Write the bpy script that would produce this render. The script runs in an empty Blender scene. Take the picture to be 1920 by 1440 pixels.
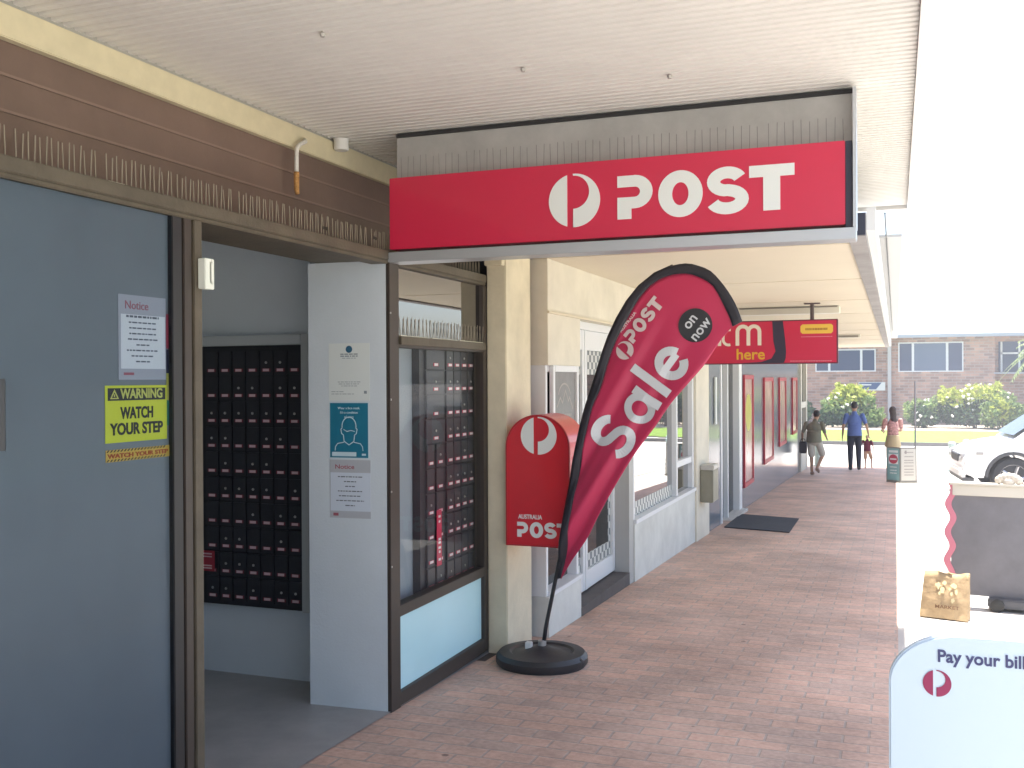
import bpy, bmesh, math, random
from mathutils import Vector, Matrix
rnd = random.Random(7)
SC = bpy.context.scene
COL = SC.collection
rad = math.radians
# ------------------------------------------------------------------ camera
F_PX, YAW, PITCH, ROLL, EYE = 1900.0, rad(20.73), rad(-0.24), rad(-0.2776), 1.6
_s, _c = math.sin(YAW), math.cos(YAW)
_F = Vector((-_s, _c, 0)); _R = Vector((_c, _s, 0)); _U = Vector((0, 0, 1))
CF = _F*math.cos(PITCH) + _U*math.sin(PITCH); _U2 = _U*math.cos(PITCH) - _F*math.sin(PITCH)
CR = _R*math.cos(ROLL) + _U2*math.sin(ROLL); CU = _U2*math.cos(ROLL) - _R*math.sin(ROLL)
cam = bpy.data.cameras.new('camera'); cam_o = bpy.data.objects.new('camera', cam); COL.objects.link(cam_o)
cam.sensor_width = 36; cam.lens = 36*F_PX/1920; cam.clip_start = 0.05; cam.clip_end = 2000
m = Matrix.Identity(4)
for i in range(3):
    m[i][0] = CR[i]; m[i][1] = CU[i]; m[i][2] = -CF[i]
m.translation = (0, 0, EYE); cam_o.matrix_world = m
SC.camera = cam_o
# ------------------------------------------------------------------ light
SUN_EL, SUN_AZ = rad(83), rad(6.5)          # azimuth from +Y towards +X
w = bpy.data.worlds.new('World'); SC.world = w; w.use_nodes = True
nt = w.node_tree; bg = nt.nodes['Background']
sky = nt.nodes.new('ShaderNodeTexSky'); sky.sky_type = 'NISHITA'; sky.sun_disc = False
sky.sun_elevation = SUN_EL; sky.sun_rotation = SUN_AZ
sky.air_density = 1.0; sky.dust_density = 2.5
nt.links.new(sky.outputs[0], bg.inputs[0]); bg.inputs[1].default_value = 0.13
sl = bpy.data.lights.new('sun', 'SUN'); so = bpy.data.objects.new('sun', sl); COL.objects.link(so)
sl.energy = 4.6; sl.angle = rad(0.53); sl.color = (1.0, 0.95, 0.87)
sd = Vector((math.sin(SUN_AZ)*math.cos(SUN_EL), math.cos(SUN_AZ)*math.cos(SUN_EL), math.sin(SUN_EL)))
so.rotation_euler = sd.to_track_quat('Z', 'Y').to_euler()
SC.view_settings.view_transform = 'Standard'; SC.view_settings.look = 'None'
SC.view_settings.exposure = 1.72; SC.view_settings.gamma = 1.0
SC.cycles.max_bounces = 10; SC.cycles.diffuse_bounces = 6; SC.cycles.transparent_max_bounces = 12

# ------------------------------------------------------------------ helpers: points on real planes
def ray(x, y): return CF + CR*((x-960)/F_PX) - CU*((y-720)/F_PX)
def at_x(x, y, X): d = ray(x, y); return Vector((0, 0, EYE)) + d*(X/d.x)
def at_y(x, y, Y): d = ray(x, y); return Vector((0, 0, EYE)) + d*(Y/d.y)
SLOPE = 0.028
def gz(Y): return -SLOPE*max(-8, min(Y, 42))

# ------------------------------------------------------------------ materials
MATS = {}
def M(name, col, rough=0.6, metal=0.0, var=0.0, vscale=8.0, bump=0.0, bscale=60.0, coat=0.0, spec=0.5, emit=None):
    if name in MATS: return MATS[name]
    mt = bpy.data.materials.new(name); mt.use_nodes = True
    n = mt.node_tree.nodes; l = mt.node_tree.links; p = n['Principled BSDF']
    p.inputs['Base Color'].default_value = (*col, 1); p.inputs['Roughness'].default_value = rough
    p.inputs['Metallic'].default_value = metal; p.inputs['Specular IOR Level'].default_value = spec
    if coat: p.inputs['Coat Weight'].default_value = coat; p.inputs['Coat Roughness'].default_value = 0.08
    tc = n.new('ShaderNodeTexCoord')
    if var:
        nz = n.new('ShaderNodeTexNoise'); nz.inputs['Scale'].default_value = vscale; nz.inputs['Detail'].default_value = 6
        nz.inputs['Roughness'].default_value = 0.65
        l.new(tc.outputs['Object'], nz.inputs['Vector'])
        mx = n.new('ShaderNodeMix'); mx.data_type = 'RGBA'
        mx.inputs[6].default_value = (*[c*(1-var) for c in col], 1); mx.inputs[7].default_value = (*[min(1, c*(1+var)) for c in col], 1)
        rp = n.new('ShaderNodeMapRange'); rp.inputs[1].default_value = .3; rp.inputs[2].default_value = .7
        l.new(nz.outputs['Fac'], rp.inputs[0]); l.new(rp.outputs[0], mx.inputs[0]); l.new(mx.outputs[2], p.inputs['Base Color'])
    if bump:
        nb = n.new('ShaderNodeTexNoise'); nb.inputs['Scale'].default_value = bscale; nb.inputs['Detail'].default_value = 5
        l.new(tc.outputs['Object'], nb.inputs['Vector'])
        b = n.new('ShaderNodeBump'); b.inputs['Strength'].default_value = bump; b.inputs['Distance'].default_value = .01
        l.new(nb.outputs['Fac'], b.inputs['Height']); l.new(b.outputs[0], p.inputs['Normal'])
    MATS[name] = mt; return mt

def glass_mat(name, tint, ior=1.5, boost=0.0):
    if name in MATS: return MATS[name]
    mt = bpy.data.materials.new(name); mt.use_nodes = True
    n = mt.node_tree.nodes; l = mt.node_tree.links; n.remove(n['Principled BSDF']); out = n['Material Output']
    t = n.new('ShaderNodeBsdfTransparent'); t.inputs[0].default_value = (*tint, 1)
    g = n.new('ShaderNodeBsdfGlossy'); g.inputs['Roughness'].default_value = 0.015
    f = n.new('ShaderNodeFresnel'); f.inputs[0].default_value = ior
    ad = n.new('ShaderNodeMath'); ad.operation = 'ADD'; ad.use_clamp = True; ad.inputs[1].default_value = boost
    mx = n.new('ShaderNodeMixShader')
    gm = n.new('ShaderNodeNewGeometry'); iv = n.new('ShaderNodeMath'); iv.operation = 'SUBTRACT'; iv.inputs[0].default_value = 1; l.new(gm.outputs['Backfacing'], iv.inputs[1])
    mm = n.new('ShaderNodeMath'); mm.operation = 'MULTIPLY'; l.new(ad.outputs[0], mm.inputs[0]); l.new(iv.outputs[0], mm.inputs[1])   # only the outer skin mirrors
    l.new(f.outputs[0], ad.inputs[0]); l.new(mm.outputs[0], mx.inputs[0]); l.new(t.outputs[0], mx.inputs[1]); l.new(g.outputs[0], mx.inputs[2])
    l.new(mx.outputs[0], out.inputs[0]); MATS[name] = mt; return mt

def brick_mat(name, c1, c2, mortar, bw, bh, axes='xy', msize=.006, blotch=.25, rough=.8, bumpd=.004, spots=False):
    """axes: which object axes run along and across the courses"""
    if name in MATS: return MATS[name]
    mt = bpy.data.materials.new(name); mt.use_nodes = True
    n = mt.node_tree.nodes; l = mt.node_tree.links; p = n['Principled BSDF']; p.inputs['Roughness'].default_value = rough
    tc = n.new('ShaderNodeTexCoord'); sp = n.new('ShaderNodeSeparateXYZ'); cb = n.new('ShaderNodeCombineXYZ')
    l.new(tc.outputs['Object'], sp.inputs[0])
    for i, a in enumerate(axes): l.new(sp.outputs['xyz'.index(a)], cb.inputs[i])
    # slight waviness so the courses are not ruler straight
    wn = n.new('ShaderNodeTexNoise'); wn.inputs['Scale'].default_value = 1.3; wn.inputs['Detail'].default_value = 2
    l.new(tc.outputs['Object'], wn.inputs['Vector'])
    va = n.new('ShaderNodeVectorMath'); va.operation = 'SCALE'; va.inputs['Scale'].default_value = .012
    l.new(wn.outputs['Color'], va.inputs[0]); vb = n.new('ShaderNodeVectorMath'); l.new(cb.outputs[0], vb.inputs[0]); l.new(va.outputs[0], vb.inputs[1])
    bt = n.new('ShaderNodeTexBrick'); bt.inputs['Scale'].default_value = 1; bt.inputs['Brick Width'].default_value = bw; bt.inputs['Row Height'].default_value = bh
    bt.inputs['Mortar Size'].default_value = msize; bt.inputs['Mortar Smooth'].default_value = .3; bt.inputs['Bias'].default_value = -.1
    bt.inputs['Color1'].default_value = (*c1, 1); bt.inputs['Color2'].default_value = (*c2, 1); bt.inputs['Mortar'].default_value = (*mortar, 1)
    l.new(vb.outputs[0], bt.inputs['Vector'])
    nz = n.new('ShaderNodeTexNoise'); nz.inputs['Scale'].default_value = 1.1; nz.inputs['Detail'].default_value = 7; nz.inputs['Roughness'].default_value = .7
    l.new(tc.outputs['Object'], nz.inputs['Vector'])
    hs = n.new('ShaderNodeHueSaturation'); l.new(bt.outputs['Color'], hs.inputs['Color'])
    mr = n.new('ShaderNodeMapRange'); mr.inputs[1].default_value = .3; mr.inputs[2].default_value = .7
    mr.inputs[3].default_value = 1-blotch; mr.inputs[4].default_value = 1+blotch
    l.new(nz.outputs['Fac'], mr.inputs[0]); l.new(mr.outputs[0], hs.inputs['Value'])
    n2 = n.new('ShaderNodeTexNoise'); n2.inputs['Scale'].default_value = 38; n2.inputs['Detail'].default_value = 4
    l.new(tc.outputs['Object'], n2.inputs['Vector'])
    mu = n.new('ShaderNodeMix'); mu.data_type = 'RGBA'; mu.blend_type = 'OVERLAY'; mu.inputs[0].default_value = .35
    l.new(hs.outputs[0], mu.inputs[6]); l.new(n2.outputs['Fac'], mu.inputs[7]); last = mu.outputs[2]
    if spots:                                                       # gum spots and spilt drink marks trodden into the paving
        for sc_, lim, dk in ((2.3, .045, .42), (.55, .30, .86)):
            vo = n.new('ShaderNodeTexVoronoi'); vo.inputs['Scale'].default_value = sc_; vo.inputs['Randomness'].default_value = 1
            va2 = n.new('ShaderNodeVectorMath'); va2.operation = 'SCALE'; va2.inputs['Scale'].default_value = .25 if sc_ < 1 else .02; l.new(n2.outputs['Color'] if sc_ > 1 else nz.outputs['Color'], va2.inputs[0])
            vb2 = n.new('ShaderNodeVectorMath'); l.new(tc.outputs['Object'], vb2.inputs[0]); l.new(va2.outputs[0], vb2.inputs[1]); l.new(vb2.outputs[0], vo.inputs['Vector'])
            mr2 = n.new('ShaderNodeMapRange'); mr2.inputs[1].default_value = lim*.7; mr2.inputs[2].default_value = lim; mr2.inputs[3].default_value = dk; mr2.inputs[4].default_value = 1
            l.new(vo.outputs['Distance'], mr2.inputs[0]); m3 = n.new('ShaderNodeMix'); m3.data_type = 'RGBA'; m3.blend_type = 'MULTIPLY'; m3.inputs[0].default_value = 1
            l.new(last, m3.inputs[6]); l.new(mr2.outputs[0], m3.inputs[7]); last = m3.outputs[2]
    l.new(last, p.inputs['Base Color'])
    b = n.new('ShaderNodeBump'); b.inputs['Strength'].default_value = .6; b.inputs['Distance'].default_value = bumpd; b.invert = True
    l.new(bt.outputs['Fac'], b.inputs['Height']); l.new(b.outputs[0], p.inputs['Normal'])
    MATS[name] = mt; return mt

def checker_mat(name, c1, c2, scale):
    if name in MATS: return MATS[name]
    mt = bpy.data.materials.new(name); mt.use_nodes = True
    n = mt.node_tree.nodes; l = mt.node_tree.links; p = n['Principled BSDF']; p.inputs['Roughness'].default_value = .35
    tc = n.new('ShaderNodeTexCoord'); ck = n.new('ShaderNodeTexChecker'); ck.inputs['Scale'].default_value = scale
    mp = n.new('ShaderNodeMapping'); mp.inputs['Location'].default_value = (.0037, .0041, .0043); l.new(tc.outputs['Object'], mp.inputs[0])
    ck.inputs[1].default_value = (*c1, 1); ck.inputs[2].default_value = (*c2, 1)
    l.new(mp.outputs[0], ck.inputs[0]); l.new(ck.outputs[0], p.inputs['Base Color']); MATS[name] = mt; return mt

def leaf_mat(name, c1, c2, scale=1.2):
    if name in MATS: return MATS[name]
    mt = bpy.data.materials.new(name); mt.use_nodes = True
    n = mt.node_tree.nodes; l = mt.node_tree.links; p = n['Principled BSDF']; p.inputs['Roughness'].default_value = .55; p.inputs['Specular IOR Level'].default_value = .3
    g = n.new('ShaderNodeNewGeometry'); rp = n.new('ShaderNodeMix'); rp.data_type = 'RGBA'
    rp.inputs[6].default_value = (*c1, 1); rp.inputs[7].default_value = (*c2, 1)
    l.new(g.outputs['Random Per Island'], rp.inputs[0]); l.new(rp.outputs[2], p.inputs['Base Color'])
    tr = n.new('ShaderNodeBsdfTranslucent'); l.new(rp.outputs[2], tr.inputs[0]); mx = n.new('ShaderNodeMixShader'); mx.inputs[0].default_value = .35
    out = n['Material Output']; l.new(p.outputs[0], mx.inputs[1]); l.new(tr.outputs[0], mx.inputs[2]); l.new(mx.outputs[0], out.inputs[0])
    MATS[name] = mt; return mt

# ------------------------------------------------------------------ mesh builder
WORLD = {}                                  # object name -> world location of its origin
class MB:
    def __init__(s): s.v = []; s.f = []
    def add(s, vs, fs):
        o = len(s.v); s.v += [Vector(v) for v in vs]; s.f += [tuple(i+o for i in f) for f in fs]; return s
    def box(s, x0, x1, y0, y1, z0, z1):
        return s.add([(x0,y0,z0),(x1,y0,z0),(x1,y1,z0),(x0,y1,z0),(x0,y0,z1),(x1,y0,z1),(x1,y1,z1),(x0,y1,z1)],
                     [(0,3,2,1),(4,5,6,7),(0,1,5,4),(1,2,6,5),(2,3,7,6),(3,0,4,7)])
    def quad(s, a, b, c, d): return s.add([a, b, c, d], [(0,1,2,3)])
    def tube(s, pts, r, n=8, cap=True):
        pts = [Vector(p) for p in pts]; rs = r if isinstance(r, (list, tuple)) else [r]*len(pts); vs = []; fs = []
        up = None
        for i, p in enumerate(pts):
            t = (pts[min(i+1, len(pts)-1)] - pts[max(i-1, 0)]).normalized()
            if up is None: up = Vector((0,0,1)) if abs(t.z) < .9 else Vector((1,0,0))
            a = t.cross(up).normalized(); b = a.cross(t).normalized(); up = b
            for k in range(n):
                q = 2*math.pi*k/n; vs.append(p + (a*math.cos(q) + b*math.sin(q))*rs[i])
        for i in range(len(pts)-1):
            for k in range(n):
                fs.append((i*n+k, i*n+(k+1)%n, (i+1)*n+(k+1)%n, (i+1)*n+k))
        if cap: fs.append(tuple(range(n-1, -1, -1))); fs.append(tuple((len(pts)-1)*n+k for k in range(n)))
        return s.add(vs, fs)
    def lathe(s, o, prof, n=24, axis=Vector((0,0,1))):
        o = Vector(o); a = axis.orthogonal().normalized(); b = axis.cross(a); vs = []; fs = []
        for r, h in prof:
            for k in range(n):
                q = 2*math.pi*k/n; vs.append(o + axis*h + (a*math.cos(q)+b*math.sin(q))*r)
        for i in range(len(prof)-1):
            for k in range(n): fs.append((i*n+k, i*n+(k+1)%n, (i+1)*n+(k+1)%n, (i+1)*n+k))
        fs.append(tuple(range(n-1, -1, -1))); fs.append(tuple((len(prof)-1)*n+k for k in range(n)))
        return s.add(vs, fs)
    def ball(s, o, r, n=12, k=8):
        r = r if isinstance(r, (tuple, list)) else (r, r, r); o = Vector(o); vs = []; fs = []
        for i in range(1, k):
            t = math.pi*i/k
            for j in range(n):
                q = 2*math.pi*j/n; vs.append(o + Vector((r[0]*math.sin(t)*math.cos(q), r[1]*math.sin(t)*math.sin(q), r[2]*math.cos(t))))
        for i in range(k-2):
            for j in range(n): fs.append((i*n+j, (i+1)*n+j, (i+1)*n+(j+1)%n, i*n+(j+1)%n))
        a = len(vs); vs += [o+Vector((0,0,r[2])), o-Vector((0,0,r[2]))]
        for j in range(n):
            fs.append((a, j, (j+1)%n)); fs.append((a+1, (k-2)*n+(j+1)%n, (k-2)*n+j))
        return s.add(vs, fs)
    def prism(s, fr, poly, d0, d1):
        """2D polygon in frame fr (o,u,v,n), from depth d0 to d1 along n"""
        o, u, v, n = fr; k = len(poly)
        vs = [o+u*x+v*y+n*d0 for x, y in poly] + [o+u*x+v*y+n*d1 for x, y in poly]
        fs = [tuple(range(k-1, -1, -1)), tuple(range(k, 2*k))] + [(i, (i+1)%k, k+(i+1)%k, k+i) for i in range(k)]
        return s.add(vs, fs)
    def strip(s, fr, L, R, d0, d1, closed=False):
        """band between two equally long 2D rails"""
        o, u, v, n = fr; k = len(L); vs = []
        for rail in (L, R):
            for d in (d0, d1): vs += [o+u*x+v*y+n*d for x, y in rail]
        fs = []; last = k if closed else k-1
        for i in range(last):
            j = (i+1) % k
            fs += [(k+i, k+j, 3*k+j, 3*k+i), (i, 2*k+i, 2*k+j, j), (i, j, k+j, k+i), (2*k+i, 3*k+i, 3*k+j, 2*k+j)]
        if not closed: fs += [(0, k, 3*k, 2*k), (k-1, 3*k-1, 4*k-1, 2*k-1)]
        return s.add(vs, fs)
    def stroke(s, fr, pts, wd, d0, d1):
        L = []; R = []; pts = [Vector(p) for p in pts]
        for i, p in enumerate(pts):
            if i == 0: t = (pts[1]-p).normalized(); k = 1
            elif i == len(pts)-1: t = (p-pts[i-1]).normalized(); k = 1
            else:
                t1 = (p-pts[i-1]).normalized(); t2 = (pts[i+1]-p).normalized(); t = (t1+t2).normalized(); k = min(1.6, 1/max(.3, t.dot(t1)))
            nn = Vector((-t.y, t.x))*wd/2*k; L.append(p+nn); R.append(p-nn)
        return s.strip(fr, L, R, d0, d1)
    def text(s, fr, body, x, y, h, d=.002, bold=0.0, align='LEFT', width=None):
        """letters h tall (cap height) with baseline at (x,y) in frame fr"""
        cu = bpy.data.curves.new('t', 'FONT'); cu.body = body; cu.size = 1; cu.offset = bold; cu.align_x = align; cu.extrude = 0.5; cu.resolution_u = 4
        ob = bpy.data.objects.new('t', cu); COL.objects.link(ob); dg = bpy.context.evaluated_depsgraph_get(); dg.update()
        me = bpy.data.meshes.new_from_object(ob.evaluated_get(dg)); k = h/.73
        kx = k
        xs = [v.co.x for v in me.vertices]
        if width and xs: kx = width/(max(xs)-min(xs))
        o, u, v, n = fr
        s.add([o+u*(x+q.co.x*kx)+v*(y+q.co.y*k)+n*(d*(q.co.z+.5)+.0004) for q in me.vertices], [tuple(f.vertices) for f in me.polygons])
        bpy.data.objects.remove(ob); bpy.data.curves.remove(cu); bpy.data.meshes.remove(me); return s
    def build(s, name, mat, parent=None, local=False, bevel=0.0, smooth=False, seg=2):
        me = bpy.data.meshes.new(name); off = Vector((0,0,0))
        if parent is not None and not local: off = WORLD[parent.name]
        me.from_pydata([tuple(v-off) for v in s.v], [], s.f); me.validate(); me.update()
        mats = mat if isinstance(mat, list) else [mat]
        for q in mats: me.materials.append(q)
        bm = bmesh.new(); bm.from_mesh(me)
        bmesh.ops.recalc_face_normals(bm, faces=bm.faces[:])
        if bevel:
            bmesh.ops.remove_doubles(bm, verts=bm.verts[:], dist=1e-5)
            ed = [e for e in bm.edges if len(e.link_faces) == 2 and e.calc_face_angle(0) > .5]
            bmesh.ops.bevel(bm, geom=ed, offset=bevel, segments=seg, affect='EDGES', clamp_overlap=True)
        bm.to_mesh(me); bm.free()
        if smooth:
            for p in me.polygons: p.use_smooth = True
            if smooth == 'auto' and hasattr(me, 'set_sharp_from_angle'): me.set_sharp_from_angle(angle=rad(38))
        ob = bpy.data.objects.new(name, me); COL.objects.link(ob)
        if parent is not None: ob.parent = parent
        WORLD[ob.name] = off.copy() if not local else Vector((0,0,0))
        return ob

def thing(name, label, cat, loc=(0,0,0), group=None):
    o = bpy.data.objects.new(name, None); COL.objects.link(o); o.location = loc; o.empty_display_size = .1
    WORLD[o.name] = Vector(loc); o['label'] = label; o['category'] = cat
    if group: o['group'] = group
    return o
def tag(o, label, cat, group=None):
    o['label'] = label; o['category'] = cat
    if group: o['group'] = group
    return o
def struct(o): o['kind'] = 'structure'; return o
def stuff(o): o['kind'] = 'stuff'; return o
def recentre(o):
    """move a single-mesh thing's origin to its base"""
    me = o.data; xs = [v.co for v in me.vertices]
    c = Vector((sum(v.x for v in xs)/len(xs), sum(v.y for v in xs)/len(xs), min(v.z for v in xs)))
    me.transform(Matrix.Translation(-c)); o.location = c; return o
def dup(root, loc, rz=None, label=None, group=None):
    r = root.copy(); COL.objects.link(r); r.location = loc
    if rz is not None: r.rotation_euler = (0, 0, rz)
    if label: r['label'] = label
    if group: r['group'] = group
    for ch in list(root.children):
        c = ch.copy(); COL.objects.link(c); c.parent = r
        for g in list(ch.children):
            d = g.copy(); COL.objects.link(d); d.parent = c
    return r
V3 = Vector
def FX(X, Y=0, Z=0): return (V3((X, Y, Z)), V3((0,1,0)), V3((0,0,1)), V3((1,0,0)))      # faces the street: u along Y
def FY(Y, X=0, Z=0): return (V3((X, Y, Z)), V3((1,0,0)), V3((0,0,1)), V3((0,-1,0)))     # faces the viewer: u along X
def rect(x0, x1, y0, y1): return [(x0,y0),(x1,y0),(x1,y1),(x0,y1)]
def arc(cx, cy, r, a0, a1, n=12, ry=None):
    ry = r if ry is None else ry
    return [(cx+r*math.cos(rad(a0+(a1-a0)*i/n)), cy+ry*math.sin(rad(a0+(a1-a0)*i/n))) for i in range(n+1)]

# ------------------------------------------------------------------ the marks
def emblem(mb, fr, cx, cy, R, d0, d1):
    k = -.28; a = math.degrees(math.acos(k))
    left = [(cx+x, cy+y) for x, y in arc(0, 0, R, a, 360-a, 28)]
    mb.prism(fr, left, d0, d1)
    out = arc(0, 0, R, 93, -93, 32)
    inn = [(-.04*R, .93*R)] + arc(-.04*R, .31*R, .62*R, 90, -90, 30) + [(-.04*R, -R*.999)]
    L = out; k2 = len(out); I = inn
    n = min(len(L), len(I)); L = L[:n-1]+[L[-1]]; I = I[:n-1]+[I[-1]]
    mb.strip(fr, [(cx+x, cy+y) for x, y in L], [(cx+x, cy+y) for x, y in I], d0, d1)
def post_word(mb, fr, x, y, h, d0, d1):
    """POST in heavy letters, h tall, about 3.35h wide"""
    b = .285*h; S = lambda p: [(x+a*h, y+c*h) for a, c in p]
    # P: open bowl, stem only below the bar
    mb.stroke(fr, S([(0, .868), (.37, .868)] + arc(.37, .62, .25, 88, -88, 14) + [(.0, .372)]), .264*h, d0, d1)
    mb.prism(fr, S(rect(0, .30, 0, .2395)), d0, d1)
    mb.strip(fr, [(x+(1.33+.46*math.cos(t))*h, y+(.5+.53*math.sin(t))*h) for t in [2*math.pi*i/40 for i in range(40)]],
             [(x+(1.33+.17*math.cos(t))*h, y+(.5+.26*math.sin(t))*h) for t in [2*math.pi*i/40 for i in range(40)]], d0, d1, True)
    c = 2.28
    sp = arc(c, .70, .27, 22, 180, 14, .2) + arc(c, .70, .27, 190, 258, 5, .2)[0:] 
    s2 = [(c+.02, .505)] + arc(c, .30, .30, 78, -160, 18, .2)
    mb.stroke(fr, S(sp + s2), .262*h, d0, d1)
    t = 2.72
    mb.prism(fr, S(rect(t, t+.88, .74, 1.0)), d0, d1); mb.prism(fr, S(rect(t+.275, t+.605, 0, .74)), d0, d1)

# ================================================================== THE SETTING
conc = M('pale_concrete', (.50, .475, .44), .9, var=.12, vscale=1.5, bump=.3, bscale=40)
g = MB()
ys = [-300, -60, -8, 0, 10, 20, 30, 42, 60, 120, 600]
for i in range(len(ys)-1):
    for xa, xb in ((-400, -60), (-60, 0), (0, 60), (60, 400)):
        g.quad((xa, ys[i], gz(ys[i])-.002), (xb, ys[i], gz(ys[i])-.002), (xb, ys[i+1], gz(ys[i+1])-.002), (xa, ys[i+1], gz(ys[i+1])-.002))
struct(g.build('ground', conc))
brick_floor = brick_mat('paving_brick', (.60, .39, .295), (.47, .34, .275), (.43, .345, .29), .235, .118, 'xy', .007, .32, .62, .006, True)
def sheet(name, x0, x1, y0, y1, dz, mat, n=12):
    b = MB()
    for i in range(n):
        a = y0+(y1-y0)*i/n; c = y0+(y1-y0)*(i+1)/n
        b.quad((x0, a, gz(a)+dz), (x1, a, gz(a)+dz), (x1, c, gz(c)+dz), (x0, c, gz(c)+dz))
    return struct(b.build(name, mat))
sheet('footpath', -2.62, .012, -6, 30, .004, brick_floor, 24)
sheet('kerb', 1.0, 1.16, -30, 30, .006, M('kerb_concrete', (.42, .40, .37), .9, var=.1), 12)
# lawn and garden across the side street
grass = M('lawn_grass', (.16, .26, .035), .9, var=.35, vscale=3, bump=.8, bscale=200)
b = MB()
for i in range(24):
    xa = -26+i*1.6; xb = xa+1.6
    ya = 46.3 if xb < 3 else 46.3+(xb-3)*.35
    b.quad((xa, ya, -1.13), (xb, ya, -1.13), (xb, 54.2, -1.03), (xa, 54.2, -1.03))
struct(b.build('lawn', grass))
b = MB(); b.box(-26, 14, 44.3, 44.5, -1.18, -1.03); struct(b.build('far_kerb', M('dark_kerb', (.16, .15, .14), .9, var=.1)))
b = MB(); b.box(-26, 16, 54.2, 61.9, -1.2, -1.02); struct(b.build('garden_bed', M('mulch', (.36, .31, .25), .95, var=.3, vscale=5, bump=.6)))
# verge on the far side of the main street (seen mirrored in the shop windows)
b = MB(); b.box(11, 15, -10, 36, -1.0, .06); 
b = MB(); b.quad((10.5, -10, .3), (22, -10, .5), (22, 36, -.6), (10.5, 36, -.8)); struct(b.build('grass_verge', grass))

# ------------------------------------------------------------------ post office front
BR = M('bronze_frame', (.040, .029, .022), .5, .0, var=.15, vscale=6)
LINT = M('weathered_bronze', (.085, .068, .045), .6, var=.25, vscale=5, bump=.2)
BROWN = M('brown_board', (.150, .098, .075), .7, var=.12, vscale=3, bump=.15)
WALL = M('painted_plaster', (.60, .655, .69), .65, var=.05, vscale=2, bump=.1, bscale=90)
GX = -2.465
po = thing('post_office_front', 'brown framed post office shopfront with recessed board fascia and open lobby doorway', 'shopfront', (GX, 3.0, 0))
b = MB(); b.box(-2.93, -2.87, -4, 6.5, 2.262, 2.95)
for z in (2.42, 2.56, 2.70): pass
b.build('fascia_board', BROWN, po)
b = MB()
for z in (2.53, 2.655): b.box(-2.869, -2.862, -4, 6.0, z, z+.010)
b.build('board_joint', M('brown_board_edge', (.20, .135, .105), .7), po)
b = MB(); b.box(-2.869, -2.83, -4, 6.0, 2.775, 2.89); b.build('cornice', M('cream_timber', (.58, .515, .345), .6, var=.08, vscale=8, bump=.1), po, bevel=.004)
b = MB(); b.box(-2.869, -2.845, -4, 6.0, 2.891, 2.93); b.build('cornice_strip', M('grey_strip', (.33, .32, .29), .6), po)
b = MB(); b.box(-2.869, GX+.012, -4, 6.03, 2.222, 2.272); b.box(GX-.09, GX+.006, -4, 6.03, 2.205, 2.2219); b.build('lintel', LINT, po, bevel=.004)
b = MB(); b.box(-4.98, -2.935, -2.08, 7.0, 2.60, 2.66); b.build('lobby_ceiling', M('lobby_white', (.75, .76, .76), .8), po)
b = MB()
for i in range(9): ya, yb = -2+i, -1+i; b.quad((-4.9, ya, gz(ya)+.010), (-2.455, ya, gz(ya)+.010), (-2.455, yb, gz(yb)+.010), (-4.9, yb, gz(yb)+.010))
b.build('lobby_floor', M('lobby_tile', (.30, .29, .28), .4, var=.15, vscale=4), po)
b = MB(); b.box(-4.98, -4.9, -2, 7.0, -.2, 2.5995); b.box(-4.9, -2.53, -2.08, -2, -.2, 2.2); b.box(-4.9, -2.935, -2.08, -2, 2.2, 2.5995); b.box(-4.9, -2.61, 6.9, 7.0, -.2, 2.2); b.build('lobby_back_wall', WALL, po)
# wall with the bank of boxes and the wing wall with the posters
b = MB(); b.box(-4.9, -3.10, 5.03, 5.11, -.2, 2.5995); b.build('lobby_wall', WALL, po)
b = MB(); wf = [(-2.918, 4.655), (-2.472, 4.685), (-2.50, 4.84), (-3.0, 4.93), (-2.99, 4.87)]
fr = (V3((0,0,0)), V3((1,0,0)), V3((0,1,0)), V3((0,0,1)))
b.prism(fr, wf, -.2, 2.2215); b.prism(fr, [(-2.99, 4.87), (-2.935, 4.70), (-2.935, 4.92), (-3.0, 4.93)], 2.222, 2.5995); b.build('wing_wall', WALL, po)
b = MB(); b.box(-2.70, -2.607, 5.00, 6.89, -.2, 2.2215); b.build('window_back_wall', M('backing_grey', (.27, .30, .33), .7), po)
# left fixed panel
PG = M('obscured_glass', (.166, .187, .200), .4, var=.10, vscale=1.6, spec=.5)
b = MB(); b.box(GX-.035, GX-.02, -3, 3.0195, -.12, 2.205); b.build('obscured_panel', PG, po)
b = MB(); b.box(GX-.012, GX-.006, -3, 3.0195, -.10, 2.2045); b.build('tinted_pane', glass_mat('tinted_glass', (.81, .84, .87), 1.08, .0), po)
b = MB(); b.box(GX-.05, GX-.0, 3.020, 3.075, -.2, 2.205); b.build('door_stile', M('black_rubber', (.012, .012, .013), .5), po, bevel=.003)
b = MB(); b.box(GX-.07, GX+.004, 3.08, 3.125, -.2, 2.205); b.build('door_post', BR, po, bevel=.003)
b = MB(); b.box(GX-.09, GX+.010, 3.13, 3.178, -.2, 2.205); b.build('door_post', LINT, po, bevel=.003)
b = MB(); b.tube([(GX+.02, 2.235, 1.40), (GX+.02, 2.235, 1.61)], .016, 10); b.box(GX-.02, GX+.02, 2.228, 2.242, 1.43, 1.45); b.box(GX-.02, GX+.02, 2.228, 2.242, 1.56, 1.58)
b.build('door_handle', M('dark_metal', (.05, .05, .055), .35, .6), po)
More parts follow.
